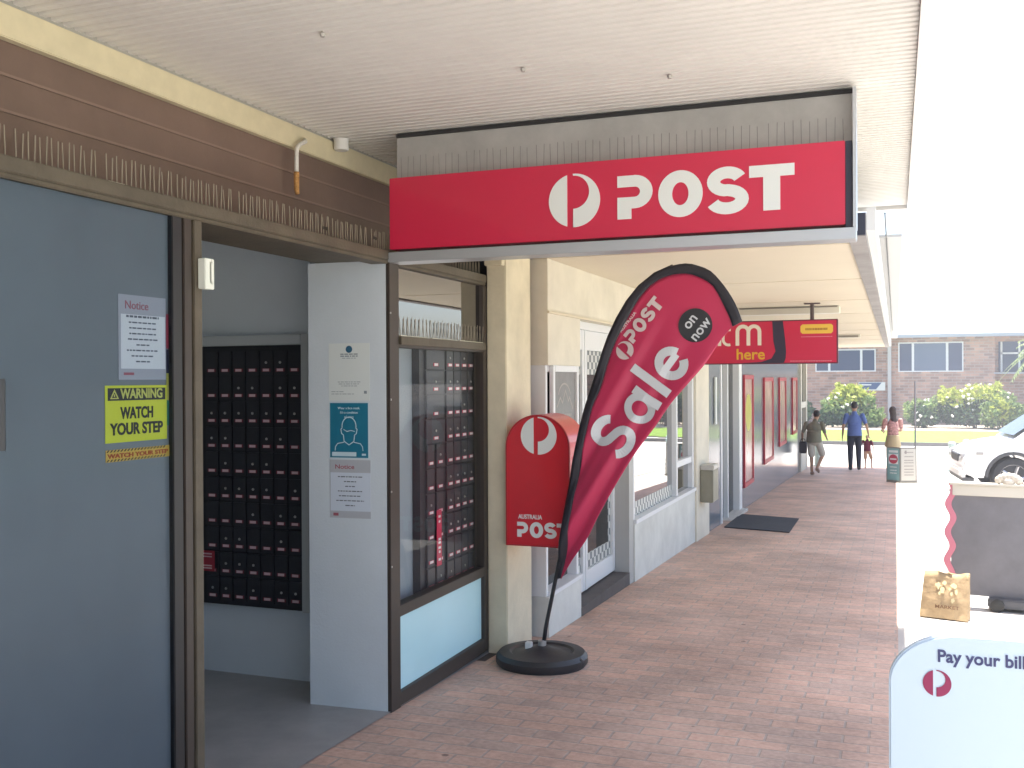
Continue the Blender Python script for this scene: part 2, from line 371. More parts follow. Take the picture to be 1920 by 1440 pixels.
# mullion, side window
b = MB(); b.box(GX-.03, GX+.012, 4.69, 4.80, -.18, 2.2215); b.build('mullion', BR, po, bevel=.003)
for z in (.63, 1.02, 1.5, 1.95):
    b = MB(); b.lathe((GX+.012, 4.70, z), [(.006, 0), (.005, .004)], 8, V3((1,0,0))); b.build('screw', M('bright_screw', (.5, .5, .5), .3, .9), po)
win = MB()
win.box(GX-.06, GX+.004, 5.985, 6.045, -.14, 2.204)            # right jamb
win.box(GX-.06, GX+.006, 4.802, 5.984, 1.775, 1.832)           # transom
win.box(GX-.06, GX+.006, 4.802, 5.984, .345, .405)             # sill rail
win.box(GX-.06, GX+.006, 4.802, 5.984, -.14, -.055)            # bottom rail
wf_o = win.build('window_frame', BR, po, bevel=.003)
b = MB(); b.box(GX+.004, GX+.025, 4.802, 5.984, 1.79, 1.834); b.build('transom_ledge', LINT, wf_o)
b = MB(); b.box(GX-.03, GX-.022, 4.803, 5.984, 1.833, 2.203); b.build('fanlight_pane', glass_mat('mirror_glass', (.10, .11, .11), 1.5, .30), wf_o)
b = MB(); b.box(GX-.03, GX-.022, 4.803, 5.984, .406, 1.774); b.build('window_pane', glass_mat('clear_glass', (.97, .98, .98), 1.17, .0), wf_o)
b = MB(); b.box(GX-.03, GX-.018, 4.803, 5.984, -.054, .344); b.build('frosted_pane', M('frosted_aqua', (.50, .75, .80), .25, var=.03, vscale=2), wf_o)
b = MB()
for x0, x1, z in ((GX-.08, GX+.06, -.16), (GX+.061, GX+.125, -.185), (GX+.126, GX+.18, -.20)): b.box(x0, x1, 4.69, 6.05, -.4, z)
b.build('door_sill', M('dark_sill', (.075, .058, .048), .6, var=.25, vscale=9, bump=.3), po)
b = MB(); b.box(GX-.05, GX+.01, 5.2, 5.26, 2.2725, 2.30); b.build('bracket', M('rust_cream', (.42, .30, .22), .7), po)

# pillar
PC = M('cream_paint', (.62, .555, .41), .7, var=.13, vscale=3.5, bump=.15, bscale=50)
pl = thing('cream_pillar', 'square cream painted pillar between post office window and cafe front', 'pillar', (-2.4, 6.3, gz(6.2)))
b = MB(); b.box(-2.463, -2.33, 6.052, 6.52, -.32, 2.43); b.build('shaft', PC, pl, bevel=.006)
b = MB(); b.box(-2.458, -2.336, 6.0, 6.051, 2.33, 2.42); b.build('capital', PC, pl, bevel=.004)
dp = tag(recentre(MB().box(-2.52, -2.36, 6.525, 6.60, -.3, 2.43).build('brown_downpipe', M('brown_pipe', (.10, .085, .065), .55, var=.2), bevel=.01)), 'dark brown rectangular downpipe in the gap right of the cream pillar', 'downpipe')

# ------------------------------------------------------------------ near canopy: ribbed soffit
nc = thing('near_canopy', 'white ribbed awning soffit over the post office entrance, the higher awning', 'awning', (-1.2, 2, 2.9))
b = MB(); prof = []; y = -5.0
while y < 8.2:
    prof += [(y, 2.905), (y+.030, 2.905), (y+.036, 2.918), (y+.050, 2.918)]; y += .056
vs = []; fs = []
for (yy, zz) in prof: vs += [(-2.93, yy, zz), (.085, yy, zz)]
for i in range(len(prof)-1): fs.append((2*i, 2*i+1, 2*i+3, 2*i+2))
b.add(vs, fs); SOF = M('soffit_white', (.70, .68, .64), .55, var=.05, vscale=2)
b.build('ribbed_soffit', SOF, nc)
b = MB(); b.box(-5.1, .10, -5, 8.26, 3.06, 3.10); b.build('roof_deck', M('zinc_roof', (.55, .56, .57), .5), nc)
b = MB(); b.box(.086, .105, -5, 8.3, 2.885, 3.059); b.box(-2.93, .085, 8.27, 8.30, 2.885, 3.059); b.build('fascia', M('white_fascia', (.72, .71, .69), .5), nc)
for x, y in ((-1.45, 3.98), (-2.0, 3.3), (-.9, 4.3)): b = MB(); b.lathe((x, y, 2.885), [(.008, 0), (.012, .012), (.004, .02)], 8); b.build('soffit_hook', M('hook_metal', (.4, .38, .35), .5, .5), nc)

# sign bulkhead + illuminated sign
SY = 4.70
bk = thing('sign_bulkhead', 'grey sheet metal bulkhead behind and above the red lightbox sign', 'bulkhead', (-1.3, SY+.1, 2.3))
GM = M('grey_sheet', (.42, .42, .40), .5, .1, var=.16, vscale=3)
b = MB(); b.box(-2.46, -.165, SY+.10, SY+.13, 2.25, 2.878); b.build('back_panel', GM, bk)
b = MB(); b.box(-2.46, -.160, SY+.09, SY+.14, 2.879, 2.898); b.build('top_gap_strip', M('painted_gap_shade', (.03, .03, .03), .8), bk)  # solid black strip, painting the darkness of the gap under the soffit
b = MB(); b.box(-2.46, -.160, SY-.015, SY+.13, 2.212, 2.262); b.build('bottom_tray', M('aluminium', (.50, .53, .56), .35, .6), bk, bevel=.003)
b = MB(); b.box(-.172, -.158, SY-.012, SY+.13, 2.263, 2.878); b.build('end_trim', M('aluminium', (.5, .5, .5)), bk)
sg = thing('post_lightbox_sign', 'long red lightbox sign with white P emblem and POST lettering', 'sign', (-1.3, SY, 2.27))
RED = M('sign_red', (.58, .014, .06), .33, coat=.3)
b = MB(); b.box(-2.455, -.205, SY, SY+.098, 2.278, 2.648); b.build('red_face', RED, sg, bevel=.003)
b = MB(); b.box(-.204, -.176, SY+.012, SY+.098, 2.268, 2.648); b.build('end_recess', M('navy_shade', (.03, .035, .06), .5), sg)  # navy colour stands in for the shade in the gap here
WHT = M('letter_white', (.74, .77, .74), .45)
ce = at_y(1077, 376, SY); eR = abs((at_y(1124, 376, SY)-at_y(1030, 376, SY)).x)/2
b = MB(); emblem(b, FY(SY), ce.x, ce.z, eR*1.02, .0005, .004); b.build('emblem', WHT, sg)
p0 = at_y(1158, 412, SY); p1 = at_y(1490, 386, SY); ph = at_y(1158, 331, SY).z - p0.z
b = MB(); post_word(b, FY(SY), 0, 0, 1, .0005, .004)
kx = (p1.x-p0.x)/3.60
b.v = [V3((p0.x + v.x*kx, v.y, p0.z + (v.z)*ph)) for v in b.v]
b.build('lettering', WHT, sg)

# ------------------------------------------------------------------ bird spikes
SPK = M('spike_plastic', (.25, .21, .155), .4); SPD = M('spike_steel', (.22, .22, .21), .5, .3); BASE = M('spike_base', (.62, .58, .46), .5)
def spike_mesh(n, pitch, h, r, lean):
    b = MB(); q = random.Random(n)
    for i in range(n):
        y = i*pitch+.012; dx = lean*(1 if i % 2 else -1)
        b.tube([(0, y, .008), (dx+q.uniform(-.002, .002), y+q.uniform(-.002, .002), h*q.uniform(.92, 1.06))], r, 5)
    return b
sp0 = thing('bird_spike_strip', 'one of the clear bird spike strips standing along the brown ledge above the doorway', 'bird spikes', (GX-.03, 1.6, 2.272), 'bird spikes on the brown ledge')
spike_mesh(15, .0235, .098, .0021, .003).build('spikes', SPK, sp0, local=True)
b = MB(); b.box(-.02, .02, 0, .075, 0, .006); b.box(-.006, .006, .075, .355, 0, .006); b.build('base', BASE, sp0, local=True)
for i in range(1, 12): dup(sp0, (GX-.03+rnd.uniform(-.01, .004), 1.6+i*.372, 2.272))
ss0 = thing('bird_spike_strip', 'one of the dark bird spike strips standing along the top of the red sign', 'bird spikes', (-2.42, SY+.05, 2.648), 'bird spikes on the red sign')
b = spike_mesh(10, .036, .115, .0014, .006); b.v = [V3((v.y, v.x, v.z)) for v in b.v]; b.build('spikes', SPD, ss0, local=True)
b = MB(); b.box(0, .36, -.008, .008, 0, .006); b.build('base', BASE, ss0, local=True)
for i in range(1, 6): dup(ss0, (-2.42+i*.374, SY+.05+rnd.uniform(-.004, .004), 2.648))
st0 = thing('bird_spike_strip', 'one of the bird spike strips on the window transom under the fanlight', 'bird spikes', (GX+.01, 4.81, 1.834), 'bird spikes on the window transom')
spike_mesh(16, .0235, .105, .0015, .008).build('spikes', SPK, st0, local=True)
b = MB(); b.box(-.008, .008, 0, .07, 0, .006); b.box(-.004, .004, .07, .37, 0, .005); b.build('base', BASE, st0, local=True)
for i in range(1, 3): dup(st0, (GX+.01, 4.81+i*.39, 1.834))
# bent loose wires on the ledge
for px, py, lb in ((610, 432, 'small dark twig clump on the brown ledge, the one left of the sign base'), (703, 450, 'small dark twig clump on the brown ledge, tucked against the red sign end')):
    p = at_x(px, py, GX-.03); b = MB(); q = random.Random(px)
    for k in range(7):
        a = q.uniform(0, 6.28); b.tube([p+V3((0, -.02*math.cos(a), .006)), p+V3((q.uniform(-.01, .01), q.uniform(-.01, .01), q.uniform(.004, .02))), p+V3((0, .022*math.cos(a+.5), q.uniform(.0, .02)))], .0025, 5)
    tag(recentre(b.build('twig_clump', M('twig_dark', (.05, .04, .03), .8))), lb, 'twigs')

# overflow pipe and cap on the cornice
pp = thing('overflow_pipe', 'short white overflow pipe with rusty lower end hanging from the cream cornice', 'pipe', (-2.80, 4.37, 2.54))
b = MB(); b.tube([(-2.84, 4.50, 2.84), (-2.80, 4.45, 2.815), (-2.80, 4.40, 2.79), (-2.80, 4.372, 2.765), (-2.80, 4.368, 2.74), (-2.80, 4.367, 2.62)], .011, 10); b.build('white_pipe', M('old_white_paint', (.62, .60, .55), .5, var=.15, vscale=40), pp, smooth=True)
b = MB(); b.tube([(-2.80, 4.367, 2.645), (-2.80, 4.367, 2.625), (-2.80, 4.367, 2.56), (-2.795, 4.366, 2.535)], [.014, .0145, .013, .011], 10); b.build('rusty_end', M('rust', (.42, .22, .07), .8, var=.4, vscale=60, bump=.4), pp, smooth=True)
b = MB(); b.lathe((-2.79, 4.79-.0, 2.84), [(.036, 0), (.040, .006), (.040, .062), (.02, .066)], 20); tag(recentre(b.build('round_junction_box', M('pvc_white', (.66, .65, .62), .5), smooth='auto')), 'round white junction box under the soffit by the cream cornice', 'junction box')
b = MB(); b.box(GX+.011, GX+.045, 3.150, 3.205, 1.948, 2.063); b.box(GX+.045, GX+.050, 3.178, 3.196, 1.97, 2.05)
tag(recentre(b.build('door_sensor', M('sensor_white', (.72, .74, .66), .5), bevel=.003)), 'small white door sensor box on the bronze door post', 'sensor')

# ------------------------------------------------------------------ post office boxes
BLK = M('box_black', (.014, .013, .017), .42, var=.2, vscale=30); CARC = M('box_frame_black', (.010, .010, .012), .5)
LREDB = M('plate_red', (.17, .016, .03), .5); PLT = M('plate_pale', (.62, .44, .46), .5); LOCK = M('lock_steel', (.45, .44, .42), .3, .8); PLW = M('plate_white', (.72, .66, .66), .5)
def door_tpl(name, w, h, parent):
    b = MB(); b.box(-w/2+.004, w/2-.004, 0, .012, .004, h-.004); d = b.build(name, BLK, parent, local=True, bevel=.002)
    pw = min(w, .11)
    b = MB(); b.box(-pw*.30, pw*.30, -.0025, -.0005, h*.16, h*.29); p = b.build('number_plate', LREDB, d, local=True)
    b = MB(); b.box(-pw*.22, pw*.22, -.004, -.003, h*.175, h*.275); pf = b.build('plate_face', PLT, d, local=True)
    b = MB(); b.lathe((0, -.0005, h*.52), [(.0075, 0), (.0075, .004), (.004, .006)], 10, V3((0,-1,0))); b.build('lock', LOCK, d, local=True)
    return d
def place_door(t, parent, loc, rz, first):
    if first: d = t
    else:
        d = t.copy(); COL.objects.link(d); d.parent = parent
        for ch in list(t.children):
            if ch.name.startswith('lock') and rnd.random() < .4: continue
            c = ch.copy(); COL.objects.link(c); c.parent = d
    d.location = V3(loc)+V3((rnd.uniform(0, .0015), rnd.uniform(-.0015, 0), 0)); d.rotation_euler = (0, rnd.uniform(-.004, .004) if rz == 0 else 0, rz+rnd.uniform(-.02, .02)); return d
BA = 4.965                                                        # bank seen through the doorway
a0 = at_y(384, 652, BA); a1 = at_y(568, 1140, BA); cols, rows = 7, 10
xw = (a1.x-a0.x)/cols; z0 = .285; z1 = 1.805; zh = (z1-z0-.05)/rows
bA = thing('mailbox_bank', 'wall of black post office boxes with pale number plates seen through the open doorway', 'mailboxes', ((a0.x+a1.x)/2, BA, z0))
b = MB(); b.box(a0.x-.35, a1.x+.005, BA+.013, BA+.06, z0, z1); b.build('carcass', CARC, bA)
b = MB(); b.box(a1.x+.006, a1.x+.075, BA-.02, BA+.064, z0-.0, z1+.06); b.box(a0.x-.35, a1.x+.0055, BA-.02, BA+.064, z1+.001, z1+.06); b.build('surround', M('trim_grey', (.44, .47, .47), .5), bA, bevel=.003)
tA = door_tpl('box_door', xw, zh, bA); first = True
for r in range(rows):
    for c in range(cols):
        o = place_door(tA, bA, (a0.x+xw*(c+.5)-bA.location.x, 0, .022+zh*r), 0, first); first = False
bB = thing('mailbox_bank', 'wall of black post office boxes with red number plates behind the side window', 'mailboxes', (-2.55, 5.75, .30))
b = MB(); b.box(-2.605, -2.558, 5.255, 6.50, .33, 1.83); b.build('carcass', M('box_frame_grey', (.03, .03, .036), .5), bB)
zb = .357; hb = .1447
DKG = M('box_dark_grey', (.045, .045, .053), .45, var=.15, vscale=30)
tB = door_tpl('box_door', .107, hb, bB); tB.data.materials[0] = DKG; tW = door_tpl('box_door', .26, hb, bB); tW.data.materials[0] = DKG
for t in (tB, tW):
    for ch in t.children:
        if ch.name.startswith('plate_face'): ch.data.materials[0] = PLW
        if ch.name.startswith('number_plate'): ch.data.materials[0] = M('plate_red_bright', (.50, .02, .07), .5)
fB = fW = True
for r in range(10):
    zz = zb+hb*r-.30
    for c in range(7): place_door(tB, bB, (.005, 5.653+.107*c-5.75, zz), math.pi/2, fB); fB = False
    if r >= 6: place_door(tW, bB, (.005, 5.448-5.75, zz), math.pi/2, fW); fW = False
    else:
        for yy in (5.375, 5.505): place_door(tB, bB, (.005, yy-5.75, zz), math.pi/2, False)
# placards on the boxes
p = thing('red_placard', 'narrow vertical red placard with white marks stuck on the boxes behind the window', 'placard', (-2.535, 5.45, .48))
b = MB(); b.box(-2.536, -2.533, 5.432, 5.497, .50, .83); b.build('red_card', M('placard_red', (.55, .03, .08), .4), p)
b = MB()
for z, wd in ((.785, .03), (.755, .022), (.65, .03), (.63, .03), (.60, .034), (.575, .02), (.53, .03)): b.box(-2.5325, -2.531, 5.4645-wd/2, 5.4645+wd/2, z, z+.014)
b.build('printing', WHT, p)
p0 = at_y(384, 1070, BA-.02); p1 = at_y(402, 1033, BA-.02)
p = thing('red_placard', 'small red card with pale lines stuck low on the boxes by the door post', 'placard', (p0.x, BA-.02, p0.z))
b = MB(); b.box(p0.x-.03, p1.x, BA-.020, BA-.017, p0.z, p1.z); b.build('red_card', M('placard_dull_red', (.30, .015, .03), .4), p)
b = MB()
for t in (.12, .24, .68, .82): zz = p0.z+(p1.z-p0.z)*t; b.box(p0.x-.02, p1.x-.018, BA-.0225, BA-.0205, zz, zz+.007)
b.build('printing', PLT, p)

# ------------------------------------------------------------------ notices
PAPER = M('paper_white', (.66, .68, .70), .6); SLEEVE = M('paper_lilac', (.36, .37, .41), .5); INK = M('ink_grey', (.10, .11, .14), .6); PINK = M('ink_dull_red', (.36, .10, .13), .6)
def bars(mb, fr, cx, y, wd, h, q, d=.0016, left=None):
    """a line of unreadable small print, broken into words"""
    x = cx-wd/2 if left is None else left; e = x+wd
    while x < e-.004:
        k = min(q.uniform(.008, .026), e-x); mb.prism(fr, rect(x, x+k, y, y+h), d-.0004, d); x += k+.0045
PX = GX-.0195
f0 = FX(PX)
a = at_x(222, 712, PX); c = at_x(310, 560, PX)
n1 = thing('paper_notice', 'lilac Notice sheet in plastic sleeve on the obscured glass above the yellow warning', 'notice', (PX, a.y, a.z))
W, H = c.y-a.y, c.z-a.z; fr = FX(PX, a.y, a.z)
b = MB(); b.prism(fr, rect(0, W, 0, H), .0003, .001); b.build('sleeve', SLEEVE, n1)
b = MB(); b.prism(fr, rect(.012, W-.004, H*.13, H*.77), .0011, .0014); b.build('sheet', PAPER, n1)
b = MB(); b.text(FX(PX+.001, a.y, a.z), 'Notice', .03, H*.835, .030, .001, .0, width=.115); b.prism(fr, rect(.025, .075, H*.055, H*.085), .0012, .0016); b.build('heading', PINK, n1)
b = MB(); q = random.Random(3)
for i, wd in enumerate((.165, .14, .135, .135, .15, .065, .16, .115, .07)): bars(b, fr, W*.5, H*.735-H*.066*i, wd, .0075 if i == 0 else .005, q, .0018)
b.build('small_print', INK, n1)
# colour sticker strip on the glass edge
st = thing('colour_sticker_strip', 'narrow red, navy, yellow and green sticker strip at the edge of the obscured glass', 'sticker', (PX, 3.0, 1.45))
ya, yb = 3.0065, 3.019
for z0_, z1_, nm, cc in ((1.72, 1.845, 'red', (.30, .03, .06)), (1.63, 1.716, 'navy', (.01, .012, .04)), (1.532, 1.63, 'yellow', (.42, .40, .08)), (1.44, 1.531, 'green', (.01, .16, .12))):
    b = MB(); b.box(PX+.0002, PX+.001, ya, yb, z0_, z1_); b.build(nm+'_block', M('sticker_'+nm, cc, .4), st)
# yellow warning
a = at_x(197, 832, PX); c = at_x(312, 722, PX); W, H = c.y-a.y, c.z-a.z; fr = FX(PX, a.y, a.z)
wn = thing('warning_sign', 'yellow WARNING WATCH YOUR STEP sign on the obscured glass', 'warning sign', (PX, a.y, a.z))
YEL = M('sign_yellow', (.62, .66, .015), .4); BK = M('ink_black', (.012, .012, .01), .5)
b = MB(); b.prism(fr, rect(0, W, 0, H), .0003, .0012); b.build('yellow_plate', YEL, wn, )
b = MB(); b.prism(fr, rect(.012, W-.008, H*.735, H*.955), .0013, .0016); frw = FX(PX+.0012, a.y, a.z); b.text(frw, 'WATCH', W*.5, H*.42, .040, .0012, .035, 'CENTER', W*.53); b.text(frw, 'YOUR STEP', W*.5, H*.14, .040, .0012, .035, 'CENTER', W*.86)
b.build('black_print', BK, wn)
b = MB(); fr2 = FX(PX+.0015, a.y, a.z); b.text(fr2, 'WARNING', .072, H*.775, .034, .001, .03, width=W*.69)
b.strip(fr2, [(.022, H*.765), (.064, H*.765), (.043, H*.935)], [(.030, H*.785), (.056, H*.785), (.043, H*.885)], .0004, .001, True); b.box(fr2[0].x+.0004, fr2[0].x+.001, a.y+.0405, a.y+.0455, a.z+H*.80, a.z+H*.845)
b.build('yellow_print', M('print_yellow', (.55, .56, .12), .5), wn)
# hazard tape
a = at_x(198, 868, PX); c = at_x(317, 834, PX); W, H = c.y-a.y, c.z-a.z; fr = FX(PX, a.y, a.z)
tp = thing('hazard_tape', 'orange hazard tape with black diagonal stripes reading WATCH YOUR STEP below the warning sign', 'tape', (PX, a.y, a.z))
b = MB(); b.prism(fr, rect(0, W, 0, H), .0003, .001); b.build('orange_tape', M('tape_orange', (.62, .40, .06), .5), tp)
for y0 in (0, H*.78):
    x = .002; b = MB()
    while x < W-.02: b.prism(fr, [(x, y0+.001), (x+.007, y0+.001), (x+.016, y0+H*.21), (x+.009, y0+H*.21)], .0011, .0015); x += .0165
    b.build('black_stripes', BK, tp)
b = MB(); b.text(FX(PX+.0009, a.y, a.z), 'WATCH YOUR STEP', W*.5, H*.32, H*.36, .0012, .03, 'CENTER', W*.95); b.build('red_print', M('print_red', (.40, .05, .01), .5), tp)
# posters on the wing wall (it runs slightly skew)
du = V3((-2.472+2.918, .03, 0)).normalized(); dn = V3((du.y, -du.x, 0)); wo = V3((-2.918, 4.655, 0))
def on_wing(x, y):
    d = ray(x, y); e = V3((0,0,EYE)); t = (wo-e).dot(dn)/d.dot(dn); return e+d*t
def wing_frame(xl, yb_, xr, yt):
    p = on_wing(xl, yb_); r = on_wing(xr, yt); return (p, du, V3((0,0,1)), dn), (r-p).dot(du), r.z-p.z
fr, W, H = wing_frame(617, 751, 693, 643)
t1 = thing('check_in_poster', 'white check-in poster with round blue badge, topmost on the lobby wing wall', 'poster', fr[0])
b = MB(); b.prism(fr, rect(0, W, 0, H), .0005, .0015); b.build('sheet', M('poster_white', (.68, .72, .70), .55), t1)
b = MB(); b.prism(fr, arc(W*.5, H*.895, .019, 0, 340, 18), .0016, .002); b.build('badge', M('badge_blue', (.03, .12, .20), .5), t1)
b = MB(); q = random.Random(5)
for yy, wd, hh in ((.80, .10, .006), (.765, .10, .006), (.735, .08, .003), (.32, .13, .003), (.285, .12, .003), (.25, .09, .003)): bars(b, fr, W*.5, H*yy, wd, hh, q, .002)
bars(b, fr, 0, H*.15, .07, .003, q, .002, left=.015); bars(b, fr, 0, H*.11, .13, .003, q, .002, left=.015); b.prism(fr, rect(W*.86, W*.93, H*.12, H*.17), .0016, .002)
b.build('small_print', M('print_grey', (.24, .28, .30), .6), t1)
fr, W, H = wing_frame(618, 859, 692, 754)
t2 = thing('face_mask_poster', 'teal poster with white outline of a masked head, middle of the wing wall', 'poster', fr[0])
b = MB(); b.prism(fr, rect(0, W, 0, H), .0005, .0015); b.build('border', M('poster_pale', (.55, .68, .72), .55), t2)
b = MB(); b.prism(fr, rect(W*.02, W*.975, H*.015, H*.985), .0016, .002); b.build('teal_sheet', M('poster_teal', (.010, .17, .27), .5), t2)
b = MB(); fr3 = (fr[0]+dn*.002, fr[1], fr[2], fr[3])
for i, s_ in enumerate(('Wear a face mask.', 'It\'s a condition', 'of entry')): b.text(fr3, s_, W*.5, H*(.875-.078*i), .0125, .0006, .01, 'CENTER')
hx, hy = W*.5, H*.48; k = W/.245
b.stroke(fr3, [(hx+x*k, hy+y*k) for x, y in arc(0, .03, .043, -10, 190, 18, .05)], .0042, .0003, .0009)
b.stroke(fr3, [(hx+x*k, hy+y*k) for x, y in [(-.042, .02), (-.05, .012), (-.045, -.012), (-.034, -.02), (-.03, -.055), (0, -.075), (.03, -.055), (.034, -.02), (.045, -.012), (.05, .012), (.042, .02)]], .0042, .0010, .0014)
b.stroke(fr3, [(hx+x*k, hy+y*k) for x, y in [(-.034, .012), (-.012, -.0), (.012, .006), (.036, .0)]], .0036, .0015, .0019)
b.stroke(fr3, [(hx+x*k, hy+y*k) for x, y in [(-.03, -.06), (-.07, -.068), (-.083, -.085), (-.086, -.108)]], .0042, .0015, .0019)
b.stroke(fr3, [(hx+x*k, hy+y*k) for x, y in [(.03, -.06), (.07, -.068), (.083, -.085), (.086, -.108)]], .0042, .0015, .0019)
b.prism(fr3, rect(W*.07, W*.68, H*.04, H*.115), .0003, .0009); b.prism(fr3, rect(W*.82, W*.92, H*.055, H*.09), .0003, .0009)
b.build('white_print', M('print_pale', (.55, .70, .76), .5), t2)
fr, W, H = wing_frame(619, 970, 695, 863)
t3 = thing('paper_notice', 'white Notice sheet of opening times, lowest on the lobby wing wall', 'notice', fr[0])
b = MB(); b.prism(fr, rect(0, W, 0, H), .0005, .0015); b.build('sleeve', M('sleeve_grey', (.45, .47, .50), .5), t3)
b = MB(); b.prism(fr, rect(.004, W-.001, H*.12, H*.78), .0016, .002); b.build('sheet', M('sheet_blue_white', (.60, .66, .74), .6), t3)
b = MB(); b.text((fr[0]+dn*.001,)+fr[1:], 'Notice', .03, H*.845, .024, .001, .01, width=.11); b.prism(fr, rect(.02, .05, H*.035, H*.085), .0016, .002); b.build('heading', PINK, t3)
b = MB(); q = random.Random(8)
for i, wd in enumerate((.14, .07, .055, .14, .13, .16, .055)): bars(b, fr, W*.5, H*.70-H*.082*i, wd, .005, q, .0026)
b.build('small_print', INK, t3)

# ------------------------------------------------------------------ wall mail box beside the pillar
MY = 6.02
MRED = M('mailbox_red', (.58, .011, .022), .32, coat=.4, var=.06, vscale=4)
mbx = thing('wall_mailbox', 'red round-topped street mailbox with white P emblem hung beside the cream pillar', 'mailbox', (-2.12, MY+.18, .56))
xl, xr, zb_, zs_ = -2.322, -1.895, .548, 1.17
rr = (xr-xl)/2; poly = [(xl, zb_), (xr, zb_), (xr, zs_)] + arc((xl+xr)/2, zs_, rr, 4, 176, 26, rr*.98) + [(xl, zs_)]
b = MB(); b.prism(FY(MY), poly, -.36, 0); b.build('body', MRED, mbx, bevel=.006, smooth='auto')
b = MB(); po2 = [(x, z) for x, z in poly]; cx_ = (xl+xr)/2
b.strip(FY(MY), [(cx_+(x-cx_)*1.0, z) for x, z in poly], [(cx_+(x-cx_)*.965, zb_+.008+(z-zb_)*.975) for x, z in poly], .0005, .006, True); b.build('front_rim', M('mailbox_rim', (.40, .012, .02), .3, coat=.4), mbx)
ce = at_y(1010, 817, MY); R_ = abs((at_y(1044, 817, MY)-at_y(977, 817, MY)).x)/2
b = MB(); emblem(b, FY(MY), ce.x, ce.z, R_, .0005, .003); b.build('emblem', WHT, mbx)
q0 = at_y(970, 1006, MY); q1 = at_y(1072, 1006, MY); ph = at_y(970, 978, MY).z-q0.z
b = MB(); post_word(b, FY(MY), 0, 0, 1, .0005, .003); k = (q1.x-q0.x-.012)/3.60
b.v = [V3((q0.x+v.x*k, v.y, q0.z+v.z*ph)) for v in b.v]
b.text(FY(MY), 'AUSTRALIA', q0.x+.008, q0.z+ph*1.22, ph*.30, .002, .02, width=.16); b.build('lettering', WHT, mbx)
b = MB(); b.box(xr+.0005, xr+.004, MY+.06, MY+.33, zb_+.30, zs_-.06); b.build('side_panel', M('mailbox_side', (.46, .02, .03), .35), mbx)
b = MB(); b.box(-2.34, xl-.002, MY+.1, MY+.3, .7, 1.1); b.build('wall_bracket', M('dark_metal', (.05, .05, .055)), mbx)

# ------------------------------------------------------------------ far canopy
SZ = 2.437; FS = M('soffit_cream', (.70, .635, .50), .7, var=.04, vscale=1, bump=.05)
fc = thing('far_canopy', 'long cream flat awning over the brick arcade, beyond the red lightbox sign', 'awning', (-1.2, 16, SZ))
b = MB(); b.box(-2.34, -.26, SY+.16, 29.0, SZ, SZ+.06); b.build('soffit', FS, fc)
for y in [6.6+i*2.4 for i in range(10)]:
    b = MB(); b.box(-2.24, -.262, y, y+.03, SZ-.004, SZ-.0002); b.build('cover_strip', M('soffit_strip', (.66, .60, .47), .7), fc)
b = MB(); b.box(-.258, -.157, 6.2, 29.0, SZ-.015, SZ+.12); b.build('edge_beam', M('grey_beam', (.30, .29, .29), .7, var=.2, vscale=2.5), fc)
b = MB(); b.box(-.156, -.105, 6.25, 29.1, SZ+.02, SZ+.16); b.build('gutter', M('white_gutter', (.74, .74, .73), .45), fc)
b = MB(); b.box(-5.0, .05, 8.2, 29.15, SZ+.23, SZ+.25); b.build('roof_sheet', M('zinc_roof', (.55, .56, .57)), fc)  # overhang past the gutter added to set where the shade edge falls
for y in (6.55, 12.5): pass
b = MB(); b.box(-.256, -.160, 6.185, 6.199, SZ-.010, SZ+.115); b.build('shaded_end', M('navy_shade', (.03, .035, .06), .5), fc)  # end face of the beam, its shade painted in navy
b = MB(); b.tube([(-.060, 6.9, SZ+.215), (-.060, 24, SZ+.215)], .005, 8); b.build('edge_cable', M('dark_metal', (.05, .05, .055)), fc)
# light fittings on the soffit
FITW = M('fitting_white', (.70, .68, .60), .5); FITD = M('fitting_painted_shade', (.25, .23, .20), .6)
lf = thing('soffit_light_fitting', 'long white batten light under the soffit behind the ATM sign', 'light fitting', (-1.2, 12.3, SZ-.06))
b = MB(); b.box(-1.75, -.60, 12.2, 12.45, SZ-.085, SZ-.001); b.build('housing', FITW, lf, bevel=.006)
b = MB(); b.box(-1.73, -.62, 12.195, 12.199, SZ-.02, SZ-.004); b.build('painted_shadow', FITD, lf)  # dark strip paints shade onto the housing below the soffit
lf2 = thing('soffit_light_fitting', 'small batten light on the far soffit just right of the ATM sign', 'light fitting', (-.8, 20.5, SZ-.06))
b = MB(); b.box(-1.15, -.62, 20.4, 20.6, SZ-.06, SZ-.001); b.build('housing', FITW, lf2, bevel=.006)
b = MB(); b.box(-1.14, -.66, 20.395, 20.399, SZ-.058, SZ-.02); b.build('painted_shadow', FITD, lf2)  # dark strip on the housing front, shade put in as colour

# ATM sign
AY = 11.676
at = thing('atm_sign', 'red hanging sign reading atm here in white and yellow under the soffit', 'sign', (-1.3, AY, 1.76))
ax0, ax1, az0, az1 = -2.06, -.59, 1.763, 2.252
b = MB(); b.box(ax0, ax1, AY, AY+.10, az0, az1); b.build('casing', M('casing_plum', (.10, .012, .03), .5), at, bevel=.004)
AR = M('atm_red', (.52, .012, .055), .4); b = MB(); b.prism(FY(AY), rect(ax0+.01, ax1-.015, az0+.012, az1-.012), .0005, .003); b.build('red_face', AR, at)
s1 = at_y(1448, 612, AY).x; s2 = at_y(1468, 612, AY).x; t1_ = at_y(1455, 668, AY).x; t2_ = at_y(1474, 668, AY).x
b = MB(); zt, zl = az1-.012, az0+.012
Lp = [(s1, zt), (s1+.01, zl+.25), (t1_-.005, zl+.13), (t1_-.05, zl+.05), (t1_-.16, zl+.012), (t1_-.4, zl)]
Rp = [(s2, zt), (s2+.025, zl+.25), (t2_+.0, zl+.13), (t2_-.005, zl+.05), (t2_-.02, zl+.006), (t2_-.03, zl)]
